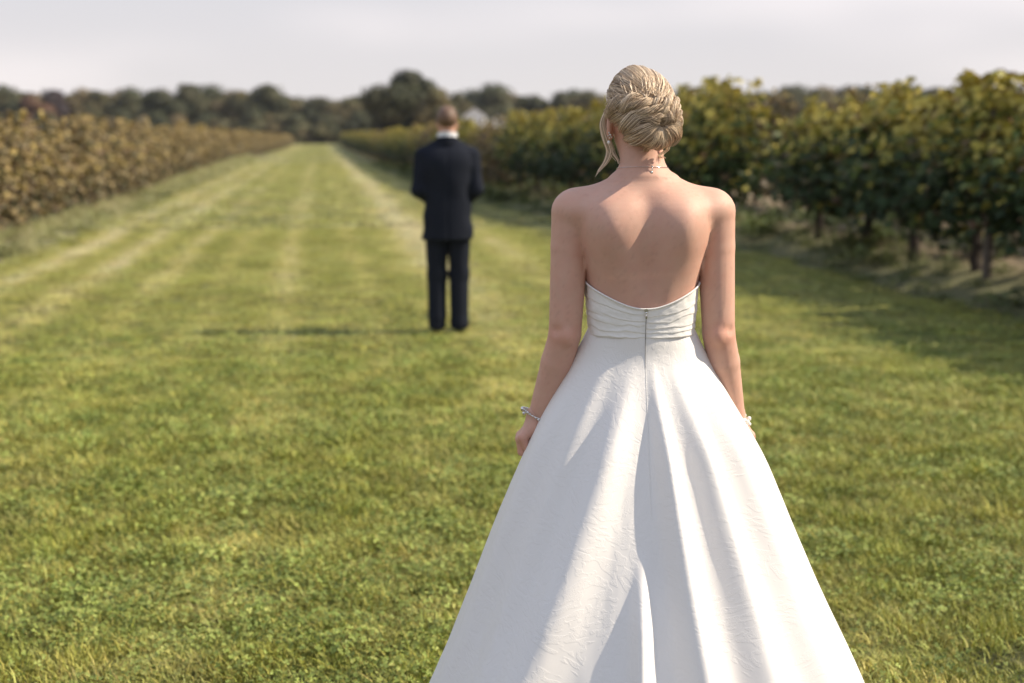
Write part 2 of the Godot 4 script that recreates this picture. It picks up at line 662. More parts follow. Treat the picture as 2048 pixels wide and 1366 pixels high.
# ---------------------------------------------------------------- vines
func leaf(mb: Mb, at: Vector3, nor: Vector3, down: Vector3, s: float, c: Color) -> void:   # a five-lobed leaf, cupped
	var d := (down - nor * down.dot(nor)).normalized()
	var e := d.cross(nor)
	var k := mb.v.size()
	mb.add(at, nor, c)
	for q: Array in [[-0.55, 0.0, 0.0], [-0.55, 0.75, -0.2], [0.15, 1.0, -0.3], [0.35, 0.5, -0.1], [1.15, 0.0, -0.3], [0.35, -0.5, -0.1], [0.15, -1.0, -0.3], [-0.55, -0.75, -0.2]]:
		var p: Vector3 = at + d * (s * q[0]) + e * (s * q[1]) + nor * (s * q[2])
		mb.add(p, (nor + e * (0.35 * q[1]) + d * (0.2 * q[0])).normalized(), c)
	for t in 8:
		mb.turned(k, k + 1 + t, k + 1 + (t + 1) % 8)


func vine_foliage(seed: int, count: int, gold: float, low: float, brown: bool) -> ArrayMesh:
	var r := RandomNumberGenerator.new()
	r.seed = seed
	var mb := Mb.new()
	var shoots := []
	for k in 15:
		shoots.append([lerpf(-0.8, 0.8, k / 14.0), r.randf_range(1.45, 1.92), r.randf_range(-0.16, 0.16)])
	for k in 7:
		shoots.append([r.randf_range(-0.8, 0.8), r.randf_range(1.9, 2.22), r.randf_range(-0.12, 0.12)])
	for k in count:
		var sh: Array = shoots[r.randi() % shoots.size()]
		var t := r.randf()
		var y := lerpf(low + 0.45 * noise.get_noise_2d(float(sh[0]) * 1.6, seed), sh[1], pow(t, 0.85))
		var bulge := 0.30 * sin(PI * clampf((y - 0.1) / 1.95, 0.0, 1.0)) + 0.05
		var p := Vector3(float(sh[0]) + r.randfn(0, 0.10), y, sh[2] + r.randfn(0, 0.62) * bulge)
		if noise.get_noise_3d(p.x * 1.7 + seed * 3.1, p.y * 1.7, p.z * 1.2) < (-0.12 if brown else -0.20):
			continue
		var side := 1.0 if p.z + r.randf_range(-0.12, 0.12) > 0.0 else -1.0
		var nor := Vector3(r.randfn(0, 0.45), r.randf_range(-0.1, 0.9), side * r.randf_range(0.25, 1.0)).normalized()
		var g := clampf(gold + 0.75 * noise.get_noise_3d(p.x * 1.6, p.y * 1.6 + seed, 7.0) + r.randfn(0, 0.13 if brown else 0.2) + (y - 1.3) * (0.25 if brown else 0.85), 0.0, 1.0)  # leaf colour darkens downwards for canopy shade, yellows upwards as if sunlit
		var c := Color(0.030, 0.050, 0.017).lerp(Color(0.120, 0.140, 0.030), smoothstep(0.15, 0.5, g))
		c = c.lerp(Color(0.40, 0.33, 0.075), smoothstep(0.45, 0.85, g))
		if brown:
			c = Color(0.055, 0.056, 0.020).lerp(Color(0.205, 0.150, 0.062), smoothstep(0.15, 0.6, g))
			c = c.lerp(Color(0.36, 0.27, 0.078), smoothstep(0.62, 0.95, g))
		if not brown and r.randf() < 0.045:
			c = Color(0.44, 0.38, 0.09)  # sunlit flecks, put in as scattered bright leaves
		if r.randf() < (0.20 if brown else 0.07):
			c = c.lerp(Color(0.135, 0.075, 0.042), r.randf_range(0.3, 1.0))
		leaf(mb, p, nor, Vector3(r.randfn(0, 0.3), -1, side * 0.25), r.randf_range(0.042, 0.075) * (0.85 if brown else 0.95), c * r.randf_range(0.75, 1.25))
	return mb.mesh()


func vine_wood(seed: int) -> ArrayMesh:
	var r := RandomNumberGenerator.new()
	r.seed = seed
	var mb := Mb.new()
	var pts := PackedVector3Array()
	var rad := PackedFloat32Array()
	var o := Vector3.ZERO
	for k in 10:
		pts.append(o + Vector3(0, 0.10 * k - 0.06, 0))
		rad.append(lerpf(0.048, 0.032, k / 9.0) * r.randf_range(0.85, 1.2))
		o += Vector3(r.randfn(0, 0.014), 0, r.randfn(0, 0.012))
	mb.tube(pts, rad, 7, Color(1, 1, 1))
	for s: float in [-1.0, 1.0]:
		var arm := PackedVector3Array()
		var ar := PackedFloat32Array()
		for k in 8:
			arm.append(pts[9] + Vector3(s * 0.11 * k, -0.03 + 0.05 * sqrt(k) + r.randfn(0, 0.008), r.randfn(0, 0.01)))
			ar.append(0.026 - 0.0018 * k)
		mb.tube(arm, ar, 6, Color(0.9, 0.9, 0.9))
		for k in 5:
			var base: Vector3 = arm[1 + k]
			var cane := PackedVector3Array()
			var cr := PackedFloat32Array()
			var top := base + Vector3(r.randfn(0, 0.12), r.randf_range(0.7, 1.15), r.randfn(0, 0.12))
			for q in 6:
				cane.append(base.lerp(top, q / 5.0) + Vector3(r.randfn(0, 0.012), 0, r.randfn(0, 0.012)))
				cr.append(0.007 - 0.0008 * q)
			mb.tube(cane, cr, 4, Color(1.4, 1.0, 0.7))
	return mb.mesh()


const ORDINAL := ["nearest", "second", "third", "fourth", "fifth", "sixth", "seventh", "eighth", "ninth", "tenth", "eleventh", "twelfth"]


func build_vines() -> void:
	var fm := mat(Color(1, 1, 1), 0.55, true)
	fm.backlight_enabled = true
	fm.backlight = Color(0.45, 0.45, 0.36)
	fm.metallic_specular = 0.4
	var gm := mat(Color(1, 1, 1), 0.55, true)
	gm.backlight_enabled = true
	gm.backlight = Color(0.5, 0.5, 0.4)
	gm.metallic_specular = 0.3
	var wood := mat(Color(0.06, 0.043, 0.033), 0.95, true)
	var bark := NoiseTexture2D.new()
	bark.width = 256
	bark.height = 256
	bark.seamless = true
	bark.noise = FastNoiseLite.new()
	(bark.noise as FastNoiseLite).frequency = 0.08
	wood.heightmap_enabled = true
	wood.heightmap_texture = bark
	wood.heightmap_scale = 1.5
	wood.uv1_scale = Vector3(3, 5, 1)
	var kinds := {"gold": [], "green": []}
	for k in 6:
		for q: Array in [["gold", 0.52, 2700, 0.20, true], ["green", 0.40, 2900, 0.42, false]]:
			var root := Node3D.new()
			root.name = "grapevine"
			part("trunk", vine_wood(300 + k * 7 + (0 if q[0] == "gold" else 50)), wood, root)
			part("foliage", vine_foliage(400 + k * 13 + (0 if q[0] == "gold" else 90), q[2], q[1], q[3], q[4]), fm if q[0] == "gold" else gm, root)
			kinds[q[0]].append(root)
	var plant := func(kind: String, x: float, z: float, turn: float, k: int, size: Vector3, label: String, group: String) -> void:
		var v: Node3D = (kinds[kind][k % 6] as Node3D).duplicate()
		v.name = numbered("grapevine")
		add_child(v, true)
		v.position = Vector3(x, rise(x, z) - 0.01, z)
		v.rotation.y = turn
		v.scale = size
		tag(v, label, "grapevine", group)
	var left_d := PackedFloat32Array([16.0, 22.0, 40.0, 80.0, 140.0, 200.0])
	var left_s := PackedFloat32Array([0.87, 0.88, 0.90, 0.86, 0.75, 0.70])
	var long_d := PackedFloat32Array([21.0, 25.0, 31.0, 45.0, 62.0, 200.0])
	var long_s := PackedFloat32Array([0.98, 0.92, 0.85, 0.82, 0.80, 0.82])
	# left row, golden brown
	var n := 0
	var d := 15.0
	while d < 200.0:
		var lab := "golden brown grapevine in the %s of the left row" % ("middle stretch" if d < 75.0 else "far stretch" if d < 140.0 else "last stretch before the trees")
		if n >= 5 and n < 16:
			lab = "golden brown grapevine in the left row, %s from the left edge" % (ORDINAL[n - 5] if n > 5 else "first")
		elif n < 5:
			lab = "golden brown grapevine of the left row standing just outside the photo's left edge"
		plant.call("gold", -4.95 + 0.9 * smoothstep(60.0, 200.0, d) + rng.randfn(0, 0.05), -d, PI / 2 + (PI if rng.randf() < 0.5 else 0.0), rng.randi() % 6, Vector3(1.06, table(left_d, left_s, d) * rng.randf_range(0.94, 1.06), 1.0), lab, "grapevines of the left row")
		n += 1
		d += 1.5
	# right row that bends away along the lane
	n = 0
	d = 21.5
	while d < 200.0:
		var x := table(edge_d, row_x, d)
		var slope := (table(edge_d, row_x, d + 1.0) - table(edge_d, row_x, d - 1.0)) / 2.0
		var lab := "yellow topped grapevine in the %s of the long right row" % ("stretch behind the bride" if d < 50.0 else "stretch behind the man" if d < 95.0 else "last stretch before the trees")
		if n == 0:
			lab = "bushy green grapevine at the near end of the long right row, beyond the bride"
		elif n < 12:
			lab = "yellow topped grapevine in the long right row, %s from its bushy near end" % ORDINAL[n]
		var s := Vector3(1.06, table(long_d, long_s, d) * rng.randf_range(0.95, 1.06), 1.0)
		if n == 0:
			s = Vector3(0.95, 1.04, 1.5)
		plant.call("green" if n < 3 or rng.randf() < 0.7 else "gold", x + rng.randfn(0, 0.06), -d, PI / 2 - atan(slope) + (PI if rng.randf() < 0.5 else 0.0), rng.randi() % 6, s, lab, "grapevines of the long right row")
		n += 1
		d += 1.5 / sqrt(1.0 + slope * slope)
	# near block on the right, dark against the sun
	n = 0
	d = 6.5
	while d < 19.3:
		var lab := "dark grapevine with sunlit top in the near right block, %s from the near end" % ORDINAL[n]
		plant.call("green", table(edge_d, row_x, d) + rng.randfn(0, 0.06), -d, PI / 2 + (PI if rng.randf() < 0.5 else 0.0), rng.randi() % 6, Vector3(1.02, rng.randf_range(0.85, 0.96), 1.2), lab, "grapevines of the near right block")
		n += 1
		d += 1.45
	# the next row behind, seen through the gaps
	n = 0
	d = 9.0
	while d < 44.0:
		plant.call("gold", table(edge_d, row_x, d) + 2.6 + rng.randfn(0, 0.06), -d, PI / 2 + (PI if rng.randf() < 0.5 else 0.0), rng.randi() % 6, Vector3(1.06, rng.randf_range(0.9, 1.0), 1.0), "grapevine of the row behind the right vines, glimpsed through gaps", "grapevines of the row behind the right rows")
		n += 1
		d += 1.6
	var post := mat(Color(0.11, 0.09, 0.075), 0.95)
	for q: Array in [[10.6, "beside the nearest vines of the near right block"], [13.3, "among the dark vines at the photo's right edge"]]:
		var o := thing("trellis_post", Vector3(table(edge_d, row_x, q[0]) - 0.05, 0, -float(q[0])))
		o.position.y = rise(o.position.x, o.position.z) - 0.05
		tag(o, "weathered wooden trellis post %s" % q[1], "post", "trellis posts of the near right block")
		var mb := Mb.new()
		mb.tube(PackedVector3Array([Vector3(0, 0, 0), Vector3(0.01, 0.9, 0), Vector3(0, 1.72, 0.01)]), PackedFloat32Array([0.048, 0.046, 0.044]), 10, Color(1, 1, 1))
		part("pole", mb.mesh(), post, o)
		mb = Mb.new()
		for y: float in [0.75, 1.15, 1.6]:
			mb.ball(Vector3(0.0, y, 0.05), Vector3(0.012, 0.012, 0.012), 4)
		part("staple", mb.mesh(), wood, o)
	for k: String in kinds:
		for v: Node3D in kinds[k]:
			v.free()


# ---------------------------------------------------------------- far trees and the house
func crown(seed: int, lobes: int, per: int, cols: Array) -> ArrayMesh:   # a unit crown: about 2 wide, from y 0.12 to 2
	var r := RandomNumberGenerator.new()
	r.seed = seed
	var mb := Mb.new()
	for l in lobes:
		var a := r.randf() * TAU
		var h := r.randf()
		var wide := 0.62 * sin(PI * clampf(0.18 + 0.72 * h, 0, 1))
		var at := Vector3(cos(a) * wide * r.randf_range(0.35, 1.0), 0.42 + 1.15 * h, sin(a) * wide * r.randf_range(0.35, 1.0))
		if l == 0:
			at = Vector3(0, 1.0, 0)
		var rad := r.randf_range(0.28, 0.46) * (1.5 if l == 0 else 1.0)
		var base: Color = (cols[r.randi() % cols.size()] as Color) * r.randf_range(0.85, 1.15)
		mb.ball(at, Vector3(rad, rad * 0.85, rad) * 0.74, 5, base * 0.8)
		for k in per:
			var d := Vector3(r.randfn(), r.randfn(), r.randfn()).normalized()
			d.y = d.y if d.y > -0.55 else -d.y
			var q := rad * r.randf_range(0.72, 1.08) * (1.0 + 0.22 * noise.get_noise_3dv(d * 2.5 + Vector3(seed, l, 0)))
			var p := at + d * q * Vector3(1, 0.88, 1)
			var nor := (d + Vector3(r.randfn(), r.randfn(), r.randfn()) * 0.45).normalized()
			var e := nor.cross(Vector3(r.randfn(), r.randfn(), r.randfn())).normalized()
			var f := nor.cross(e)
			var s := r.randf_range(0.025, 0.055)
			var c := base * r.randf_range(0.7, 1.35)
			mb.face(p + e * s, p + f * s * 0.8, p - e * s, nor, c)
			mb.face(p + e * s, p - e * s, p - f * s * 0.7, nor, c)
	return mb.mesh()


func stem(seed: int) -> ArrayMesh:
	var r := RandomNumberGenerator.new()
	r.seed = seed
	var mb := Mb.new()
	mb.tube(PackedVector3Array([Vector3(0, -0.05, 0), Vector3(0.01, 0.3, 0), Vector3(-0.01, 0.7, 0.01), Vector3(0.02, 1.2, 0)]), PackedFloat32Array([0.075, 0.05, 0.04, 0.015]), 8, Color(1, 1, 1))
	for k in 7:
		var a := r.randf() * TAU
		var y := r.randf_range(0.35, 0.9)
		mb.tube(PackedVector3Array([Vector3(0, y, 0), Vector3(cos(a) * 0.25, y + 0.25, sin(a) * 0.25), Vector3(cos(a) * 0.5, y + 0.55, sin(a) * 0.5)]), PackedFloat32Array([0.03, 0.02, 0.008]), 5, Color(1, 1, 1))
	return mb.mesh()


func build_treeline() -> void:
	var fm := mat(Color(1, 1, 1), 0.8, true)
	fm.backlight_enabled = true
	fm.backlight = Color(0.25, 0.25, 0.2)
	var wood := mat(Color(0.09, 0.07, 0.055), 0.95)
	var dark := [Color(0.056, 0.060, 0.024), Color(0.076, 0.072, 0.029)]
	var olive := [Color(0.130, 0.104, 0.042), Color(0.095, 0.086, 0.034)]
	var tan := [Color(0.155, 0.118, 0.055), Color(0.110, 0.098, 0.042)]
	var plum := [Color(0.060, 0.034, 0.040), Color(0.050, 0.035, 0.035)]
	var rust := [Color(0.190, 0.100, 0.060), Color(0.13, 0.09, 0.045)]
	var looks := {"dark": dark, "olive": olive, "tan": tan, "plum": plum, "rust": rust}
	var words := {"dark": "dark green", "olive": "olive green", "tan": "tan autumn", "plum": "plum purple leaved", "rust": "rust coloured"}
	var made := {}
	for k: String in looks:
		made[k] = []
		for j in 3 if k in ["dark", "olive"] else 2:
			made[k].append(crown(700 + j * 31 + k.length() * 5, 9, 300, looks[k]))
	var trunk := stem(9)
	# across the lane's axis at 240 m, height, width, look
	var list := [
		[-62.0, 8.8, 9.0, "dark"], [-56.5, 9.2, 7.5, "dark"], [-52.5, 8.6, 6.0, "olive"], [-49.0, 8.2, 6.0, "dark"], [-46.0, 7.6, 5.0, "rust"], [-43.0, 8.3, 5.4, "plum"], [-39.0, 8.2, 6.0, "tan"], [-35.0, 8.6, 7.5, "olive"], [-30.0, 8.1, 6.0, "dark"], [-26.0, 8.5, 6.0, "dark"],
		[-21.0, 9.3, 6.5, "dark"], [-17.2, 8.4, 5.5, "tan"], [-13.0, 8.3, 4.6, "olive"], [-9.6, 9.1, 7.0, "dark"], [-5.6, 8.0, 5.0, "olive"], [-2.6, 7.4, 5.0, "tan"], [0.6, 7.3, 5.5, "dark"], [4.0, 7.5, 5.5, "olive"], [7.4, 7.7, 6.0, "dark"], [11.0, 7.9, 6.0, "olive"], [15.5, 7.8, 6.0, "dark"],
		[19.0, 8.2, 6.0, "dark"], [24.0, 8.4, 5.4, "olive"], [30.5, 9.0, 8.4, "dark"], [36.0, 7.8, 5.5, "dark"], [41.5, 8.2, 4.4, "dark"], [45.5, 8.9, 6.4, "olive"], [49.5, 7.3, 4.5, "rust"], [54.0, 8.6, 6.0, "olive"], [58.5, 8.4, 6.0, "dark"], [62.5, 8.9, 6.0, "dark"], [67.0, 8.2, 6.0, "tan"], [71.5, 8.7, 7.0, "dark"], [76.5, 8.5, 7.0, "dark"], [82.0, 9.0, 7.0, "dark"], [88.0, 9.2, 8.0, "olive"], [95.0, 9.6, 8.0, "dark"], [102.0, 9.8, 8.0, "dark"], [109.0, 9.6, 8.0, "olive"], [116.0, 10.0, 8.0, "dark"], [124.0, 10.0, 8.0, "dark"], [-70.0, 9.0, 9.0, "olive"], [-79.0, 9.0, 9.0, "dark"],
	]
	var k := 0
	var whole := list.duplicate()
	for j in list.size() - 1:   # a second rank fills the gaps
		var a: Array = list[j]
		var b: Array = list[j + 1]
		if absf(a[0] - b[0]) < 9.0:
			whole.append([(a[0] + b[0]) * 0.5 + rng.randf_range(-0.6, 0.6), (a[1] + b[1]) * rng.randf_range(0.46, 0.50), (a[2] + b[2]) * 0.62, ["olive", "dark", "dark", "tan"][j % 4], true])
	for q: Array in whole:
		var px: float = q[0]
		var where := "beyond the left vine row" if px < -16.0 else "beside the lane's far end" if px < 10.0 else "behind the big tree" if px < 18.0 else "near the white house" if px < 34.0 else "left of the bride's head" if px < 52.0 else "beyond the right vines"
		var label := "%s %s tree in the treeline %s, %s" % [["round", "broad", "uneven"][k % 3], words[q[3]], where, "rear rank" if q.size() > 4 else "a tall one" if q[1] > 9.0 else "front rank"]
		var t := thing("tree", Vector3(q[0], 0, -242.0 - 5.0 * absf(sin(k * 2.4)) - (9.0 if q.size() > 4 else 0.0)), k * 1.3)
		tag(t, label, "tree", "trees of the far treeline")
		t.scale = Vector3(q[2] * 0.86, q[1] * 0.585, q[2] * 0.86)
		part("trunk", trunk, wood, t)
		part("crown", made[q[3]][k % made[q[3]].size()], fm, t)
		k += 1
	for j in 90:   # scrub that closes the foot of the treeline
		var x := -84.0 + j * 2.55 + rng.randf_range(-1.2, 1.2) if j < 78 else -5.0 + (j - 78) * 1.35
		var look: String = ["dark", "olive", "dark", "tan"][rng.randi() % 4]
		var t := thing("shrub", Vector3(x, -0.45 if j < 78 else -0.95, -236.0 + rng.randf_range(-2.5, 2.5)), rng.randf() * TAU)
		tag(t, "low %s scrub bush at the treeline's foot %s" % [words[look], "beyond the left vine row" if x < -16.0 else "closing the end of the lane" if x < 10.0 else "near the white house" if x < 34.0 else "left of the bride's head" if x < 52.0 else "beyond the right vines"], "shrub", "scrub at the foot of the far treeline")
		t.scale = Vector3(3.6, rng.randf_range(2.0, 3.1), 3.6)
		part("crown", made[look][j % made[look].size()], fm, t)
		part("stem", trunk, wood, t)
	var big := thing("tree", Vector3(8.9, 0, -150.0), 0.6)
	tag(big, "big broad dark tree standing above the right vine row, left of the man's head", "tree")
	big.scale = Vector3(5.6, 4.45, 5.6)
	part("trunk", trunk, wood, big)
	part("crown", crown(801, 16, 420, [dark[0] * 0.8, dark[1] * 0.8, dark[0] * 0.9, olive[1]]), fm, big)
	var half := thing("tree", Vector3(11.2, 0, -146.0), 2.0)
	tag(half, "olive tan tree leaning out from the big dark tree, just behind the man's head", "tree")
	half.scale = Vector3(2.7, 3.7, 2.7)
	part("trunk", trunk, wood, half)
	part("crown", crown(805, 11, 380, [olive[0], tan[1], olive[1]]), fm, half)
	var pale := thing("shrub", Vector3(-10.9, 0, -92.0), 2.0)
	tag(pale, "pale straw coloured rounded bush rising above the left vine row", "shrub")
	pale.scale = Vector3(0.9, 1.45, 0.9)
	part("crown", crown(809, 8, 300, [Color(0.30, 0.24, 0.14), Color(0.24, 0.20, 0.11)]), fm, pale)
	part("stem", trunk, wood, pale)
	# the white house
	var white := mat(Color(0.80, 0.79, 0.77), 0.7)
	var roof := mat(Color(0.42, 0.40, 0.40), 0.8)
	var glass := mat(Color(0.05, 0.06, 0.07), 0.1)
	var house := thing("house", Vector3(26.0, 0, -226.0), -0.15)
	house.scale = Vector3(1.35, 1.22, 1.0)
	tag(house, "small white house with a lower side wing before the far trees, right of the man", "house")
	for w: Array in [[-1.3, 2.6, 3.6, 4.6], [1.55, 1.7, 3.1, 3.6]]:
		var mb := Mb.new()
		mb.box(Vector3(w[0] - w[1] * 0.5, 0, -2.2), Vector3(w[0] + w[1] * 0.5, w[2], 2.2))
		var z := 2.2
		for zz: float in [z, -z]:
			mb.face(Vector3(w[0] - w[1] * 0.5, w[2], zz), Vector3(w[0] + w[1] * 0.5, w[2], zz), Vector3(w[0], w[3], zz), Vector3(0, 0, signf(zz)), Color(1, 1, 1))
		var wall := part("wall", mb.mesh(), white, house)
		mb = Mb.new()
		for s: float in [-1.0, 1.0]:
			var n := Vector3(s * (float(w[3]) - float(w[2])), float(w[1]) * 0.5, 0).normalized()
			var e0 := Vector3(w[0] + s * (float(w[1]) * 0.5 + 0.15), float(w[2]) - 0.12, 0)
			var e1 := Vector3(w[0], float(w[3]) + 0.05, 0)
			mb.flat_quad(e0 + Vector3(0, 0, 2.4), e1 + Vector3(0, 0, 2.4), e1 + Vector3(0, 0, -2.4), e0 + Vector3(0, 0, -2.4), n, Color(1, 1, 1))
		part("roof", mb.mesh(), roof, house)
		for dx: float in [-0.55, 0.55]:
			mb = Mb.new()
			mb.box(Vector3(w[0] + dx - 0.22, 1.0, 2.18), Vector3(w[0] + dx + 0.22, 2.1, 2.225))
			part("window", mb.mesh(), glass, wall)


# ---------------------------------------------------------------- the groom (same local axes as the bride)
var gy := PackedFloat32Array([0.74, 0.95, 1.10, 1.25, 1.36, 1.43, 1.48, 1.53])
var ga := PackedFloat32Array([0.205, 0.190, 0.182, 0.196, 0.205, 0.185, 0.125, 0.070])
var gb := PackedFloat32Array([0.140, 0.130, 0.125, 0.132, 0.130, 0.110, 0.080, 0.060])


func jacket_field(p: Vector3) -> float:
	var y := clampf(p.y, 0.74, 1.53)
	var a := table(gy, ga, y)
	var b := table(gy, gb, y)
	var q := Vector2(p.x / a, (p.z - 0.005) / b)
	var u := pow(absf(q.x), 2.6) + pow(absf(q.y), 2.6)
	var d := (pow(u, 1.0 / 2.6) - 1.0) * minf(a, b)
	d = maxf(d, 0.745 - p.y)
	d = maxf(d, p.y - 1.53)
	d = maxf(d, -cap(p, Vector3(0, 0.6, 0), Vector3(0, 0.80, 0), 0.105, 0.105))
	for s: float in [-1.0, 1.0]:
		var sh := Vector3(s * 0.196, 1.405, 0.0)
		var el := Vector3(s * 0.226, 1.13, 0.035)
		var wr := Vector3(s * 0.075, 0.985, -0.195)
		d = smin(d, cap(p, Vector3(s * 0.05, 1.495, 0.0), Vector3(s * 0.17, 1.435, 0.0), 0.040, 0.040), 0.05)
		var arm := cap(p, sh, el, 0.064, 0.053)
		arm = smin(arm, cap(p, el, wr, 0.053, 0.041), 0.03)
		d = smin(d, arm, 0.022)
	d += 0.004 * sin(p.y * 34.0 + p.x * 9.0) * smoothstep(0.1, 0.2, absf(p.x)) * smoothstep(1.35, 1.2, p.y)
	if p.z > 0.0:   # the back seam and its vent
		d += 0.004 * exp(-pow(p.x / 0.006, 2.0)) + 0.006 * exp(-pow(p.x / 0.005, 2.0)) * smoothstep(0.98, 0.94, p.y)
		d += 0.006 * sin(p.x * 22.0 + 3.0 * p.y) * smoothstep(1.05, 1.15, p.y) * smoothstep(1.32, 1.2, p.y)
	return d


func trouser_field(p: Vector3) -> float:
	var d := egg(p, Vector3(0, 0.89, 0.0), Vector3(0.175, 0.14, 0.125))
	for s: float in [-1.0, 1.0]:
		var hip := Vector3(s * 0.088, 0.86, 0.0)
		var knee := Vector3(s * 0.087, 0.47, -0.01)
		var hem := Vector3(s * 0.088, 0.055, 0.012)
		var leg := cap(p, hip, knee, 0.098, 0.078)
		leg = smin(leg, cap(p, knee, hem, 0.078, 0.073), 0.03)
		leg += 0.004 * sin(p.y * 40.0 + s) * smoothstep(0.22, 0.08, p.y) + 0.003 * sin(p.y * 26.0 + p.x * 30.0) * smoothstep(0.35, 0.5, p.y) * smoothstep(0.62, 0.5, p.y)
		d = smin(d, leg, 0.03 if p.y > 0.7 else 0.004)
	d = maxf(d, 0.035 - p.y)
	return d


func groom_body(p: Vector3) -> float:
	var d := bride_head((p - Vector3(0, 0.045, 0.004)) / Vector3(1.06, 1.005, 1.06)) if p.y > 1.48 else 1.0
	d = smin(d, cap(p, Vector3(0, 1.45, 0.005), Vector3(0, 1.63, -0.012), 0.066, 0.060), 0.03)
	if p.y < 1.5:
		d = smin(d, egg(p, Vector3(0, 1.22, 0), Vector3(0.16, 0.27, 0.10)), 0.05)
		for s: float in [-1.0, 1.0]:
			d = smin(d, cap(p, Vector3(s * 0.19, 1.40, 0), Vector3(s * 0.224, 1.13, 0.035), 0.05, 0.04), 0.03)
			d = smin(d, cap(p, Vector3(s * 0.224, 1.13, 0.035), Vector3(s * 0.060, 0.972, -0.215), 0.04, 0.028), 0.02)
			var pip := Vector3(-s * 0.015, 0.925, -0.255 - s * 0.012)
			d = smin(d, cap(p, Vector3(s * 0.058, 0.970, -0.220), Vector3(s * 0.015, 0.935, -0.245 - s * 0.014), 0.028, 0.024), 0.015)
			for f in 4:
				var o := Vector3(0, -0.022 + 0.015 * f, 0.006 * f)
				d = smin(d, cap(p, Vector3(s * 0.012, 0.932, -0.252 - s * 0.014) + o, pip + o - Vector3(s * 0.03, 0, 0), 0.010, 0.008), 0.005)
		d = smin(d, egg(p, Vector3(0, 0.90, 0), Vector3(0.15, 0.16, 0.10)), 0.05)
		for s: float in [-1.0, 1.0]:
			d = smin(d, cap(p, Vector3(s * 0.088, 0.86, 0), Vector3(s * 0.086, 0.08, 0.0), 0.075, 0.04), 0.03)
	return d


func groom_hair(p: Vector3) -> float:
	var q := p - Vector3(0, 0.045, 0)
	var d := egg(q, Vector3(0, 1.648, 0.0), Vector3(0.083, 0.092, 0.102))
	d = smin(d, egg(q, Vector3(0.0, 1.712, -0.045), Vector3(0.055, 0.028, 0.055)), 0.03)
	d = -smin(-d, (Vector3(0, 1.572, 0.07) - q).dot(Vector3(0, -0.93, -0.36).normalized()), 0.01)
	d = -smin(-d, (Vector3(0.0, 1.668, -0.085) - q).dot(Vector3(0, -0.45, -0.89)), 0.01)
	d += 0.0022 * noise.get_noise_3d(p.x * 60.0, p.y * 22.0, p.z * 60.0)
	return d


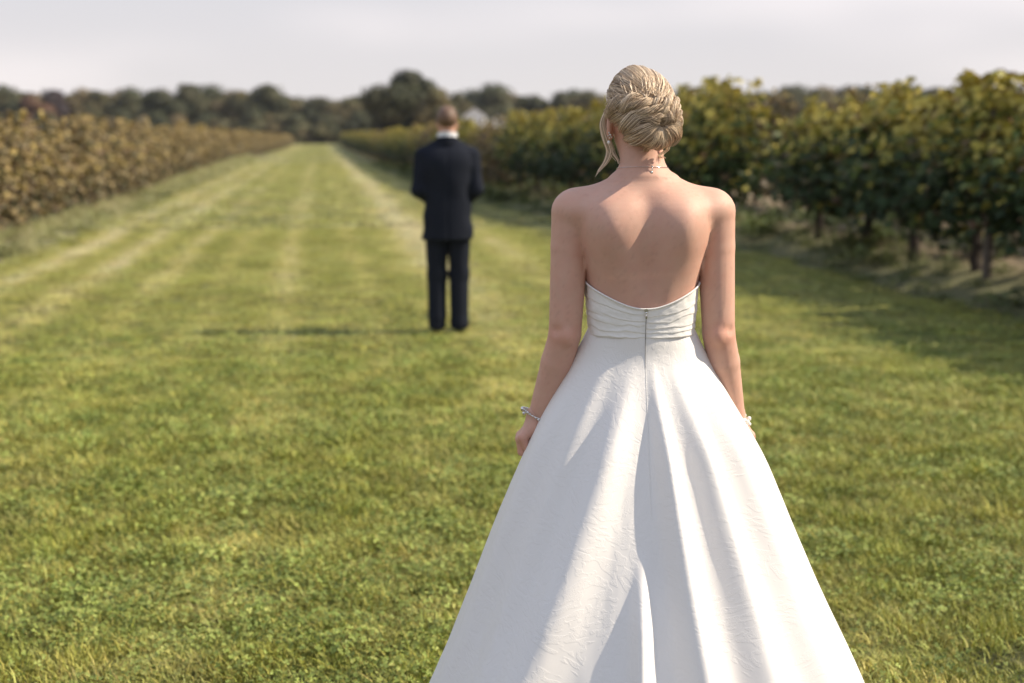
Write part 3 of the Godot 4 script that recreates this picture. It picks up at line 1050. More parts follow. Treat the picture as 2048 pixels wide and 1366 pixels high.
func build_groom() -> void:
	var groom := thing("groom", Vector3(0.9889, 0, -11.2392), deg_to_rad(-5.0))
	tag(groom, "person in a dark navy suit standing on the lane, back turned, hands clasped in front", "person")
	groom.position.y = rise(1.0, -11.2)
	var skin := mat(Color(0.52, 0.30, 0.22), 0.55)
	skin.subsurf_scatter_enabled = true
	skin.subsurf_scatter_strength = 0.1
	var suit := mat(Color(0.015, 0.0175, 0.026), 0.85)
	suit.metallic_specular = 0.2
	var shirt := mat(Color(0.78, 0.79, 0.82), 0.8)
	var leather := mat(Color(0.012, 0.011, 0.011), 0.35)
	var hm := mat(Color(1, 1, 1), 0.6, true)
	var mb := Mb.new()
	nets(mb, groom_body, Vector3(-0.32, 0.02, -0.34), Vector3(0.32, 1.80, 0.14), 0.011)
	part("body", mb.mesh(), skin, groom)
	mb = Mb.new()
	nets(mb, groom_hair, Vector3(-0.11, 1.58, -0.14), Vector3(0.11, 1.84, 0.13), 0.006, func(p): return Color(0.135, 0.078, 0.050) * (1.0 + 0.7 * noise.get_noise_3d(p.x * 90.0, p.y * 25.0, p.z * 90.0)))
	part("hair", mb.mesh(), hm, groom)
	mb = Mb.new()
	nets(mb, jacket_field, Vector3(-0.32, 0.72, -0.27), Vector3(0.32, 1.56, 0.18), 0.010)
	var jacket := part("jacket", mb.mesh(), suit, groom)
	mb = Mb.new()
	nets(mb, trouser_field, Vector3(-0.21, 0.02, -0.15), Vector3(0.21, 1.06, 0.16), 0.010)
	part("trousers", mb.mesh(), suit, groom)
	for kind: Array in [["shirt_collar", 1.520, 1.590, 0.076, shirt], ["jacket_collar", 1.492, 1.553, 0.088, suit]]:
		mb = Mb.new()
		for j in 5:
			for i in 41:
				var w := TAU * i / 40.0
				var y := lerpf(kind[1], kind[2], j / 4.0) - 0.035 * (0.5 - 0.5 * cos(w)) - 0.012 * (0.5 + 0.5 * cos(w)) * 0.0
				var r: float = kind[3] + 0.006 * (1.0 - j / 4.0) + (0.004 if j == 4 else 0.0)
				mb.add(Vector3(sin(w) * r, y, cos(w) * r * 1.02 + 0.0), Vector3.UP)
		for j in 4:
			for i in 40:
				var p := j * 41 + i
				mb.tri(p, p + 41, p + 1)
				mb.tri(p + 1, p + 41, p + 42)
		mb.smooth()
		part(kind[0], mb.mesh(), kind[4], groom if kind[4] == shirt else jacket)
	for s: float in [-1.0, 1.0]:
		mb = Mb.new()
		var el := Vector3(s * 0.226, 1.13, 0.035)
		var wr := Vector3(s * 0.075, 0.985, -0.195)
		var dir := (wr - el).normalized()
		mb.tube(PackedVector3Array([wr + dir * 0.02, wr + dir * 0.052]), PackedFloat32Array([0.036, 0.034]), 14, Color(1, 1, 1))
		part("cuff", mb.mesh(), shirt, groom)
		mb = Mb.new()
		nets(mb, func(p): return maxf(smin(cap(p, Vector3(s * 0.088, 0.045, 0.035), Vector3(s * 0.10, 0.038, -0.15), 0.042, 0.038), egg(p, Vector3(s * 0.088, 0.07, 0.02), Vector3(0.04, 0.05, 0.05)), 0.02), 0.012 - p.y), Vector3(s * 0.095 - 0.07, -0.01, -0.22), Vector3(s * 0.095 + 0.07, 0.14, 0.10), 0.006)
		var shoe := part("shoe", mb.mesh(), leather, groom)
		mb = Mb.new()
		mb.box(Vector3(s * 0.088 - 0.036, 0.0, 0.005), Vector3(s * 0.088 + 0.036, 0.022, 0.075))
		part("heel", mb.mesh(), leather, shoe)


# ---------------------------------------------------------------- the bride (local axes: x to her right, y up, z behind her)
var ty := PackedFloat32Array([0.98, 1.06, 1.135, 1.19, 1.24, 1.30, 1.345, 1.39, 1.425, 1.455, 1.48])
var ta := PackedFloat32Array([0.120, 0.116, 0.115, 0.119, 0.121, 0.131, 0.141, 0.147, 0.140, 0.108, 0.060])
var tb := PackedFloat32Array([0.080, 0.078, 0.084, 0.087, 0.091, 0.096, 0.099, 0.098, 0.090, 0.072, 0.048])
var tz := PackedFloat32Array([0.0, -0.005, -0.012, -0.010, -0.006, 0.002, 0.008, 0.011, 0.010, 0.006, 0.002])


func torso_radius(th: float, y: float, n := 2.5) -> float:   # th from straight behind, towards her right
	return pow(pow(absf(sin(th)) / table(ty, ta, y), n) + pow(absf(cos(th)) / table(ty, tb, y), n), -1.0 / n)


func torso_field(p: Vector3) -> float:
	var y := clampf(p.y, 0.98, 1.48)
	var a := table(ty, ta, y)
	var b := table(ty, tb, y)
	var q := Vector3(absf(p.x), 0, absf(p.z - table(ty, tz, y)))
	const N := 2.5
	var u := pow(q.x / a, N) + pow(q.z / b, N)
	var d := 0.0
	if u < 0.0001:
		d = -minf(a, b)
	else:
		var r := pow(u, 1.0 / N)
		var gr := Vector2(pow(q.x / a, N - 1.0) / a, pow(q.z / b, N - 1.0) / b) * pow(r, 1.0 - N)
		d = (r - 1.0) / gr.length()
	d = maxf(d, maxf(p.y - 1.48, 0.98 - p.y))
	# the back: shoulder blades, spine furrow, muscle beside it
	if p.z > 0.0:
		var ax := absf(p.x)
		var sx := (ax - 0.088) / 0.042
		var sy := (p.y - 1.375 - (ax - 0.088) * 0.25) / 0.075
		d -= 0.0165 * exp(-sx * sx - sy * sy)
		var fx := p.x / 0.030
		d += 0.0138 * exp(-fx * fx) * smoothstep(1.15, 1.30, p.y) * smoothstep(1.49, 1.43, p.y)
		var mx := (ax - 0.042) / 0.022
		d -= 0.0025 * exp(-mx * mx) * smoothstep(1.12, 1.18, p.y) * smoothstep(1.34, 1.27, p.y)
		fx = p.x / 0.014
		d += 0.0030 * exp(-fx * fx) * smoothstep(1.15, 1.20, p.y) * smoothstep(1.36, 1.28, p.y)
	return d


func bride_field(p: Vector3) -> float:
	var d := 10.0
	if p.y > 0.9:
		d = torso_field(p)
		d = smin(d, egg(p, Vector3(0.065, 1.285, -0.075), Vector3(0.065, 0.062, 0.058)), 0.03)
		d = smin(d, egg(p, Vector3(-0.065, 1.285, -0.075), Vector3(0.065, 0.062, 0.058)), 0.03)
	if p.y > 1.36:
		for s: float in [-1.0, 1.0]:
			d = smin(d, cap(p, Vector3(s * 0.020, 1.476, 0.006), Vector3(s * 0.146, 1.420, 0.004), 0.027, 0.031), 0.036)
		d = smin(d, cap(p, Vector3(0, 1.44, 0.008), Vector3(-0.008, 1.60, -0.016), 0.052, 0.046), 0.030)
	if p.y > 0.80:
		for s: float in [-1.0, 1.0]:
			if p.x * s > 0.05:
				var sh := Vector3(s * 0.158, 1.401, 0.002)
				var up := Vector3(s * 0.164, 1.33, 0.0)
				var el := Vector3(s * 0.174, 1.133, 0.004)
				var fo := Vector3(s * 0.190 if s < 0.0 else 0.189, 1.065, -0.014)
				var wr := Vector3(-0.236, 0.925, -0.040) if s < 0.0 else Vector3(0.227, 0.925, -0.050)
				var arm := cap(p, sh, up, 0.0475, 0.0428)
				arm = smin(arm, cap(p, up, el, 0.0425, 0.0365), 0.004)
				arm = smin(arm, cap(p, el, fo, 0.0362, 0.0375), 0.005)
				arm = smin(arm, cap(p, fo, wr, 0.0375, 0.0225), 0.004)
				arm = smin(arm, egg(p, el + Vector3(-s * 0.006, -0.004, 0.031), Vector3(0.012, 0.016, 0.010)), 0.014)
				arm += 0.0060 * exp(-(p - el - Vector3(s * 0.022, 0.012, 0.026)).length_squared() / 0.00012)
				d = smin(d, arm, 0.004 + 0.046 * smoothstep(1.345, 1.43, p.y))
	if p.y < 1.08:
		d = smin(d, egg(p, Vector3(0, 0.93, -0.02), Vector3(0.125, 0.12, 0.085)), 0.05)
		for s: float in [-1.0, 1.0]:
			var hip := Vector3(s * 0.085, 0.90, 0.0)
			var knee := Vector3(s * 0.080, 0.50, -0.01)
			var ankle := Vector3(s * 0.080, 0.13, 0.02)
			d = smin(d, cap(p, hip, knee, 0.085, 0.055), 0.05)
			d = smin(d, cap(p, knee, ankle, 0.055, 0.036), 0.03)
			d = smin(d, cap(p, ankle + Vector3(0, -0.03, 0), ankle + Vector3(0, -0.095, -0.15), 0.034, 0.026), 0.02)
	return d


func bride_head(p: Vector3) -> float:
	var d := egg(p, Vector3(0, 1.640, -0.004), Vector3(0.073, 0.082, 0.092))
	d = smin(d, egg(p, Vector3(0, 1.575, -0.045), Vector3(0.055, 0.060, 0.052)), 0.03)
	d = smin(d, egg(p, Vector3(0, 1.533, -0.075), Vector3(0.024, 0.017, 0.020)), 0.03)
	for s: float in [-1.0, 1.0]:
		d = smin(d, egg(p, Vector3(s * 0.042, 1.590, -0.072), Vector3(0.022, 0.022, 0.018)), 0.02)
		d = -smin(-d, egg(p, Vector3(s * 0.031, 1.622, -0.101), Vector3(0.018, 0.011, 0.014)), 0.012)
		d = smin(d, egg(p, Vector3(s * 0.031, 1.621, -0.083), Vector3(0.0125, 0.0115, 0.0125)), 0.003)
		var ear := egg(p, Vector3(s * 0.0735, 1.596, -0.006), Vector3(0.009, 0.030, 0.018))
		ear = -smin(-ear, egg(p, Vector3(s * 0.083, 1.598, -0.010), Vector3(0.007, 0.020, 0.011)), 0.004)
		ear = smin(ear, egg(p, Vector3(s * 0.071, 1.568, -0.008), Vector3(0.006, 0.009, 0.009)), 0.006)
		d = smin(d, ear, 0.008)
	d = smin(d, cap(p, Vector3(0, 1.615, -0.094), Vector3(0, 1.588, -0.111), 0.006, 0.010), 0.012)
	d = smin(d, egg(p, Vector3(0, 1.560, -0.096), Vector3(0.021, 0.006, 0.010)), 0.006)
	d = smin(d, egg(p, Vector3(0, 1.550, -0.094), Vector3(0.018, 0.006, 0.010)), 0.005)
	d = smin(d, cap(p, Vector3(0, 1.50, 0.000), Vector3(0.0, 1.60, -0.018), 0.046, 0.046), 0.03)
	return d


func fist(p: Vector3, s: float, w: Vector3) -> float:   # a hand that holds cloth: palm, four curled fingers, thumb; s mirrors it
	var q := p - w
	q.x *= s
	var d := cap(q, Vector3(0, 0.02, 0), Vector3(0.008, -0.014, 0), 0.0215, 0.020)
	var reach := [0.0, 0.004, 0.002, -0.006]
	for f in 4:
		var z := -0.034 + 0.0185 * f
		var k: float = reach[f]
		var mcp := Vector3(0.034 + k * 0.5, -0.036 - k, z)
		var pip := Vector3(0.028 + k, -0.064 - k * 2.0, z * 0.92 - 0.002)
		var dip := Vector3(0.006, -0.074 - k * 2.0, z * 0.88 - 0.003)
		var tip := Vector3(-0.006, -0.056 - k, z * 0.86 - 0.003)
		d = smin(d, cap(q, Vector3(0.006, -0.008, z * 0.55), mcp, 0.014, 0.0108), 0.012)
		var fin := cap(q, mcp, pip, 0.0104, 0.0092)
		fin = smin(fin, cap(q, pip, dip, 0.0091, 0.0082), 0.003)
		fin = smin(fin, cap(q, dip, tip, 0.0081, 0.0070), 0.003)
		d = smin(d, fin, 0.0035)
	var t0 := Vector3(0.0, -0.012, -0.026)
	var t1 := Vector3(0.004, -0.034, -0.056)
	var t2 := Vector3(0.008, -0.060, -0.058)
	var t3 := Vector3(0.000, -0.078, -0.046)
	d = smin(d, cap(q, t0, t1, 0.015, 0.011), 0.010)
	d = smin(d, cap(q, t1, t2, 0.0105, 0.0095), 0.004)
	d = smin(d, cap(q, t2, t3, 0.0095, 0.0080), 0.003)
	return d


func hair_field(p: Vector3) -> float:
	var d := egg(p, Vector3(0.003, 1.636, -0.004), Vector3(0.080, 0.088, 0.097))
	d = smin(d, egg(p, Vector3(0.016, 1.602, 0.066), Vector3(0.062, 0.050, 0.038)), 0.045)
	d = smin(d, egg(p, Vector3(-0.02, 1.655, 0.035), Vector3(0.055, 0.055, 0.055)), 0.03)
	d = -smin(-d, (p - Vector3(-0.066, 1.607, 0)).dot(Vector3(0.70, 0.714, -0.05).normalized()), 0.012)
	d = -smin(-d, (p - Vector3(0.0, 1.660, -0.072)).dot(Vector3(0, 0.35, 0.94)), 0.012)
	return d


func hair_hit(x: float, y: float) -> Vector3:   # the hair's surface seen from behind at x, y
	var z := 0.16
	var best := Vector2(INF, 0.0)
	for k in 40:
		var d := hair_field(Vector3(x, y, z))
		if d < best.x:
			best = Vector2(d, z)
		if d < 0.0006 or z < -0.03:
			break
		z -= maxf(d * 0.7, 0.0012)
	return Vector3(x, y, best.y)


func hair_normal(p: Vector3) -> Vector3:
	var e := 0.006
	return Vector3(hair_field(p + Vector3(e, 0, 0)) - hair_field(p - Vector3(e, 0, 0)), hair_field(p + Vector3(0, e, 0)) - hair_field(p - Vector3(0, e, 0)), hair_field(p + Vector3(0, 0, e)) - hair_field(p - Vector3(0, 0, e))).normalized()


func blond(t: float) -> Color:
	return Color(0.19, 0.105, 0.058).lerp(Color(0.98, 0.79, 0.57), t)


func lock(mb: Mb, pts: Array, nor: Array, w: float, th: float, count: int, twist: float, lift: float, taper := 0.35) -> void:
	var steps := 18 if pts.size() < 12 else 30
	var fr := []
	var m := pts.size() - 1
	for a in steps + 1:
		var t := float(a) / steps
		var p := spline(pts, t)
		var q := spline(pts, minf(t + 0.02, 1.0)) - spline(pts, maxf(t - 0.02, 0.0))
		var n := spline(nor, t).normalized()
		q = q.normalized()
		var b := q.cross(n).normalized()
		n = b.cross(q)
		fr.append([p + n * (lift * sin(PI * clampf(t * 1.08, 0.0, 1.0)) + th * 0.4), b, n])
	var core := PackedVector3Array()
	var core_r := PackedFloat32Array()
	for a in steps + 1:
		core.append(fr[a][0] - fr[a][2] * th * 0.55)
		core_r.append(th * 0.75 * (1.0 - 0.6 * absf(2.0 * a / steps - 1.0)))
	mb.tube(core, core_r, 6, blond(0.22))  # dark core colour stands for the shade in gaps between locks
	count = int(count * 1.7)
	for s in count:
		var f0 := TAU * s / count + rng.randf_range(-0.2, 0.2)
		var rr := rng.randf_range(0.86, 1.08)
		var line := PackedVector3Array()
		var rad := PackedFloat32Array()
		var r0 := rng.randf_range(0.00045, 0.00085)
		var cut := rng.randf_range(0.0, 0.10) if rng.randf() < 0.5 else 0.0
		var ph := rng.randf() * TAU
		for a in steps + 1:
			var t := float(a) / steps
			if t > 1.0 - cut or t < cut * 0.4:
				continue
			var k := lerpf(taper, 1.0, pow(sin(PI * clampf(t * 0.92 + 0.05, 0, 1)), 0.75))
			var f := f0 + twist * t
			line.append(fr[a][0] + fr[a][1] * (w * k * rr * cos(f) + 0.0007 * sin(t * 9.0 + ph)) + fr[a][2] * (th * k * rr * sin(f)))
			rad.append(r0 * (0.45 + 0.55 * sin(PI * clampf(t, 0.04, 0.96))))
		mb.tube(line, rad, 3, blond(clampf(rng.randfn(0.66, 0.30), 0.03, 1.0)))


func rope(mb: Mb, pts: Array, nor: Array, r: float, turns: float) -> void:   # two plies wound round each other
	for ply in 2:
		var at := []
		var out := []
		for k in 25:
			var t := k / 24.0
			var p := spline(pts, t)
			var q := (spline(pts, minf(t + 0.02, 1.0)) - spline(pts, maxf(t - 0.02, 0.0))).normalized()
			var n := spline(nor, t).normalized()
			var b := q.cross(n).normalized()
			var f := TAU * turns * t + PI * ply
			var rr := r * (0.55 + 0.45 * sin(PI * clampf(t, 0.06, 0.94)))
			at.append(p + n * rr * 0.8 + (b * cos(f) + n * sin(f)) * rr * 0.62)
			out.append((b * cos(f) + n * sin(f)).normalized())
		lock(mb, at, out, r * 0.74, r * 0.66, 20, 1.5, 0.0, 0.55)


func hair_locks(mb: Mb, list: Array, over := false) -> void:
	for g: Array in list:
		var pts := []
		var nor := []
		for q: Vector2 in g[5]:
			var p := hair_hit(q.x, q.y)
			pts.append(p)
			nor.append((hair_normal(p) + Vector3(0, 0, 0.25)).normalized())
		if over:
			var p: Vector3 = pts[0]
			var f := Vector3(clampf(p.x * 1.22, -0.068, 0.072), 0, p.z - 0.050)
			f.y = 1.75
			while hair_field(f) > 0.0005 and f.y > 1.6:
				f.y -= maxf(hair_field(f) * 0.6, 0.001)
			pts.push_front(f)
			nor.push_front(hair_normal(f))
		if g[3] > 3.0:
			rope(mb, pts, nor, g[0], g[3] * 0.42)
		else:
			lock(mb, pts, nor, g[0], g[1], g[2], g[3], g[4])


func stray(mb: Mb, a: Vector3, b: Vector3, bend: Vector3, r := 0.0005) -> void:
	var line := PackedVector3Array()
	var rad := PackedFloat32Array()
	for k in 9:
		var t := k / 8.0
		line.append(a.lerp(b, t) + bend * sin(PI * t) + Vector3(0.0006, 0.0006, 0) * sin(t * 7.0 + a.x * 900.0))
		rad.append(r * (1.0 - 0.7 * t))
	mb.tube(line, rad, 3, blond(rng.randf_range(0.45, 0.95)))


# ------------------------------------------------ skirt
var ss := PackedFloat32Array([0.0, 0.03, 0.06, 0.09, 0.20, 0.30, 0.53, 0.83, 1.135])
var sa := PackedFloat32Array([0.117, 0.132, 0.148, 0.163, 0.224, 0.272, 0.368, 0.508, 0.645])
var sb := PackedFloat32Array([0.088, 0.0895, 0.092, 0.102, 0.158, 0.208, 0.322, 0.475, 0.635])
# folds: angle at the waist, angle at the hem, width (radians), how proud at the hem, where it starts, how proud at the waist
var folds := [
	[-0.22, -0.86, 0.16, 0.085, 0.055, 0.016],
	[-0.10, -0.07, 0.048, 0.052, 0.43, 0.0],
	[0.15, 0.27, 0.085, 0.078, 0.055, 0.022],
	[0.62, 0.56, 0.10, 0.078, 0.055, 0.022],
	[1.05, 0.90, 0.10, 0.072, 0.07, 0.018],
	[1.45, 1.25, 0.13, 0.055, 0.10, 0.010],
	[-0.80, -1.02, 0.11, 0.030, 0.02, 0.012],
	[-1.15, -1.38, 0.14, 0.022, 0.05, 0.010],
	[-1.66, -1.72, 0.10, 0.016, 0.27, 0.0],
	[-2.3, -2.25, 0.2, 0.05, 0.05, 0.01], [-2.9, -2.85, 0.2, 0.05, 0.05, 0.01], [2.0, 1.95, 0.2, 0.05, 0.05, 0.01], [2.6, 2.6, 0.2, 0.05, 0.05, 0.01],
]


func skirt_point(th: float, s: float) -> Vector3:
	var a := table(ss, sa, s)
	var b := table(ss, sb, s)
	if th < 0.0:
		a *= 1.0 - 0.055 * smoothstep(0.35, 0.85, s)
	var r := 1.0 / sqrt(pow(sin(th) / a, 2.0) + pow(cos(th) / b, 2.0))
	var u := s / 1.135
	var proud := -0.020 * u
	for f: Array in folds:
		var at := lerpf(f[0], f[1], pow(u, 0.75))
		var d: float = wrapf(th - at, -PI, PI) / (f[2] * (1.0 + 0.35 * (1.0 - u)))
		if absf(d) > 3.0:
			continue
		var grow := smoothstep(f[4], f[4] + (0.17 if f[4] > 0.4 else 0.22), s)
		var bell := exp(-d * d * (1.0 if d < 0.0 else 1.5))
		proud += bell * grow * lerpf(f[5], f[3], u)
	proud += 0.004 * u * noise.get_noise_3d(sin(th) * 5.0, s * 4.0, cos(th) * 5.0)
	r += proud
	return Vector3(sin(th) * r, 1.152 - s, cos(th) * r - 0.012 * (1.0 - u))


func brocade() -> ImageTexture:   # fine raised outlines of leaves and petals, in patches
	var w := 512
	var im := Image.create(w, w, false, Image.FORMAT_RGBA8)
	var fl := FastNoiseLite.new()
	fl.seed = 21
	fl.frequency = 1.0
	fl.fractal_octaves = 1
	for y in w:
		for x in w:
			var a := TAU * x / w
			var b := TAU * y / w
			var p := Vector3(cos(a), sin(a), cos(b)) * 0.8 + Vector3(0, 0, sin(b) * 0.9)
			var q := Vector3(cos(a) * 1.1 + sin(b) * 0.7, sin(a) * 1.1 - cos(b), cos(b) * 0.9 + sin(b))
			var warp := Vector3(fl.get_noise_3dv(q * 2.1), fl.get_noise_3dv(q * 2.1 + Vector3(9, 3, 1)), fl.get_noise_3dv(q * 2.1 + Vector3(2, 8, 5)))
			var n := fl.get_noise_3dv(q * 1.9 + warp * 0.9)
			var m := smoothstep(-0.12, 0.10, fl.get_noise_3dv(q * 1.5 + Vector3(31, 7, 3) + warp * 0.5))
			var t := sin(n * 42.0)
			var h := m * (0.35 + 0.65 * pow(0.5 + 0.5 * t, 1.6))
			im.set_pixel(x, y, Color(h, h, h))
	return ImageTexture.create_from_image(im)


func bodice_top(th: float) -> float:
	var x := absf(sin(th))
	if cos(th) > 0.0:
		return 1.200 + 0.052 * pow(x, 2.3)
	return 1.252 + 0.070 * smoothstep(1.0, 0.55, x) - 0.02 * smoothstep(0.25, 0.0, x)


func build_bride() -> void:
	var bride := thing("bride", Vector3(0.7126, 0, -3.1194), deg_to_rad(-6.5))
	tag(bride, "person with pinned-up blond hair seen from behind in a strapless white gown, gripping the skirt", "person")
	# skin
	var skin := mat(Color(1, 1, 1), 0.62, true)
	skin.subsurf_scatter_enabled = true
	skin.subsurf_scatter_strength = 0.06
	var pores := NoiseTexture2D.new()
	pores.width = 256
	pores.height = 256
	pores.seamless = true
	pores.noise = FastNoiseLite.new()
	(pores.noise as FastNoiseLite).frequency = 0.12
	skin.heightmap_enabled = true
	skin.heightmap_texture = pores
	skin.heightmap_scale = 0.02
	skin.uv1_triplanar = true
	skin.uv1_scale = Vector3(9, 9, 9)
	var tint := func(p: Vector3) -> Color:
		var k := 1.0 + 0.05 * noise.get_noise_3dv(p * 14.0) + 0.03 * noise.get_noise_3dv(p * 60.0)
		var red := exp(-pow((p.y - 1.135) / 0.03, 2.0)) * smoothstep(0.13, 0.16, absf(p.x)) * 0.6 + smoothstep(0.93, 0.88, p.y) * smoothstep(0.16, 0.2, absf(p.x)) * 0.5
		red += 0.35 * smoothstep(1.54, 1.58, p.y) + 0.35 * noise.get_noise_3dv(p * 26.0 + Vector3(5, 5, 5)) + 0.3 * exp(-pow((p.y - 1.33) / 0.03, 2.0) - pow((absf(p.x) - 0.14) / 0.02, 2.0))
		if p.z > 0.0 and p.y > 1.15:   # the pale band a bikini left
			k *= 1.0 + 0.10 * exp(-pow((p.y - 1.272 - 0.006 * noise.get_noise_1d(p.x * 30.0)) / 0.008, 2.0)) * smoothstep(0.10, 0.05, absf(p.x + 0.01)) * (0.7 + 0.8 * noise.get_noise_2d(p.x * 40.0, p.y * 60.0))
		if noise.get_noise_3dv(p * 150.0) > 0.42:
			k *= 0.93
		return Color(0.61 * k, 0.355 * k * (1.0 - 0.16 * red), 0.265 * k * (1.0 - 0.2 * red))
	var mb := Mb.new()
	nets(mb, bride_field, Vector3(-0.30, 0.02, -0.20), Vector3(0.30, 1.58, 0.16), 0.0075, tint)
	var pivot := Vector3(0.003, 1.637, 0.0)
	var small := Vector3(0.885, 0.915, 0.93)
	var head_at := Vector3(-0.013, 0, 0)
	nets(mb, func(p): return bride_head(pivot + (p - pivot - head_at) / small) * 0.9, Vector3(-0.11, 1.50, -0.14), Vector3(0.09, 1.73, 0.11), 0.004, tint)
	nets(mb, func(p): return fist(p, -1.0, Vector3(-0.238, 0.921, -0.036)), Vector3(-0.31, 0.82, -0.12), Vector3(-0.19, 0.96, 0.04), 0.003, tint)
	nets(mb, func(p): return fist(p, 1.0, Vector3(0.227, 0.921, -0.050)), Vector3(0.18, 0.82, -0.14), Vector3(0.30, 0.96, 0.03), 0.003, tint)
	part("body", mb.mesh(), skin, bride)
	var spot := mat(Color(0.16, 0.075, 0.05), 0.7)
	for q: Array in [[0.0035, 1.392, 0.0026], [-0.0300, 1.331, 0.0021], [-0.0505, 1.378, 0.0014], [-0.0785, 1.252, 0.0015]]:
		var hit := Vector3(q[0], q[1], 0.14)
		for k in 30:
			hit.z -= maxf(bride_field(hit) * 0.8, 0.0003)
		mb = Mb.new()
		mb.ball(hit, Vector3(q[2], q[2], q[2] * 0.5), 5)
		part("mole", mb.mesh(), spot, bride)
	# hair
	var hm := mat(Color(1, 1, 1), 0.30, true)
	hm.metallic_specular = 0.45
	mb = Mb.new()
	nets(mb, hair_field, Vector3(-0.10, 1.53, -0.13), Vector3(0.10, 1.745, 0.125), 0.005, func(p): return blond(0.30 + 0.1 * noise.get_noise_3dv(p * 80.0)))
	var hair := part("hair", mb.mesh(), hm, bride)
	hair.scale = small
	hair.position = pivot + head_at - pivot * small
	var crown_locks := [
		[0.0154, 0.0048, 26, 0.5, 0.003, [Vector2(-0.0257, 1.7292), Vector2(-0.0111, 1.7146), Vector2(0.0011, 1.6927), Vector2(0.0084, 1.6707), Vector2(0.0113, 1.6549)]],
		[0.0154, 0.0048, 26, 0.4, 0.003, [Vector2(-0.0403, 1.7219), Vector2(-0.0233, 1.7073), Vector2(-0.0062, 1.6878), Vector2(0.0059, 1.6659), Vector2(0.0096, 1.6537)]],
		[0.0168, 0.0048, 26, 0.3, 0.003, [Vector2(-0.0537, 1.7109), Vector2(-0.0354, 1.6951), Vector2(-0.0135, 1.678), Vector2(0.0035, 1.661), Vector2(0.0096, 1.6525)]],
		[0.0168, 0.0048, 26, 0.4, 0.003, [Vector2(-0.0647, 1.6939), Vector2(-0.0452, 1.6853), Vector2(-0.0208, 1.672), Vector2(-0.0014, 1.6561)]],
		[0.0154, 0.0048, 26, 0.5, 0.003, [Vector2(-0.0737, 1.678), Vector2(-0.0549, 1.6732), Vector2(-0.0306, 1.6646), Vector2(-0.0087, 1.6513)]],
		[0.0140, 0.0048, 23, 0.6, 0.003, [Vector2(-0.0768, 1.661), Vector2(-0.0598, 1.6598), Vector2(-0.0379, 1.6549), Vector2(-0.0148, 1.6452)]],
		[0.0112, 0.0048, 18, 0.6, 0.003, [Vector2(-0.0501, 1.706), Vector2(-0.0428, 1.6902), Vector2(-0.0257, 1.6805), Vector2(-0.0038, 1.6732), Vector2(0.0084, 1.6586)]],
		[0.0098, 0.0048, 15, 0.9, 0.003, [Vector2(-0.0671, 1.6829), Vector2(-0.0501, 1.6683), Vector2(-0.0306, 1.661), Vector2(-0.0111, 1.6561)]],
		[0.0154, 0.0048, 26, 0.4, 0.003, [Vector2(-0.0038, 1.7301), Vector2(0.0072, 1.7121), Vector2(0.0137, 1.6902), Vector2(0.0132, 1.6707), Vector2(0.012, 1.6561)]],
		[0.0168, 0.0048, 26, 0.3, 0.003, [Vector2(0.0181, 1.7243), Vector2(0.023, 1.7048), Vector2(0.0206, 1.6829), Vector2(0.0145, 1.6586)]],
		[0.0168, 0.0048, 26, 0.3, 0.003, [Vector2(0.0376, 1.717), Vector2(0.0388, 1.6951), Vector2(0.0291, 1.6732), Vector2(0.0169, 1.6537)]],
		[0.0168, 0.0048, 26, 0.3, 0.003, [Vector2(0.0571, 1.7024), Vector2(0.0534, 1.6805), Vector2(0.0388, 1.6634), Vector2(0.0206, 1.6488)]],
		[0.0154, 0.0048, 26, 0.4, 0.003, [Vector2(0.0729, 1.6817), Vector2(0.0644, 1.6671), Vector2(0.0473, 1.6549), Vector2(0.0242, 1.6464)]],
		[0.0140, 0.0048, 23, 0.6, 0.003, [Vector2(0.0809, 1.6659), Vector2(0.0717, 1.6549), Vector2(0.0546, 1.6476), Vector2(0.0315, 1.6415)]],
		[0.0098, 0.0048, 15, 0.8, 0.003, [Vector2(0.0619, 1.6902), Vector2(0.0595, 1.6732), Vector2(0.0449, 1.661), Vector2(0.023, 1.6561)]],
		[0.0084, 0.0048, 15, 0.5, 0.003, [Vector2(0.0035, 1.7267), Vector2(0.012, 1.7048), Vector2(0.0108, 1.6829), Vector2(0.0084, 1.6634)]],
	]
	var twist_locks := [
		[0.014, 0.011, 26, 5.5, 0.017, [Vector2(-0.0781, 1.6366), Vector2(-0.0574, 1.6444), Vector2(-0.033, 1.65), Vector2(-0.0111, 1.644), Vector2(0.0108, 1.6342), Vector2(0.0352, 1.6257), Vector2(0.0619, 1.6111)]],
		[0.012, 0.010, 24, 5.0, 0.016, [Vector2(-0.0768, 1.6233), Vector2(-0.0574, 1.6354), Vector2(-0.0354, 1.6403), Vector2(-0.0111, 1.633), Vector2(0.0084, 1.622), Vector2(0.0303, 1.6147), Vector2(0.0473, 1.6074)]],
		[0.012, 0.010, 24, 4.5, 0.015, [Vector2(0.0851, 1.6488), Vector2(0.0692, 1.6488), Vector2(0.0498, 1.6427), Vector2(0.0303, 1.6415), Vector2(0.0132, 1.6415), Vector2(-0.0014, 1.6488)]],
		[0.011, 0.009, 22, 4.0, 0.012, [Vector2(0.0858, 1.6354), Vector2(0.0729, 1.6366), Vector2(0.0595, 1.6306), Vector2(0.0449, 1.6269), Vector2(0.0279, 1.6306)]],
		[0.011, 0.009, 22, 4.0, 0.011, [Vector2(0.0863, 1.6208), Vector2(0.0753, 1.6233), Vector2(0.0632, 1.6196), Vector2(0.0546, 1.6123), Vector2(0.04, 1.6038)]],
	]
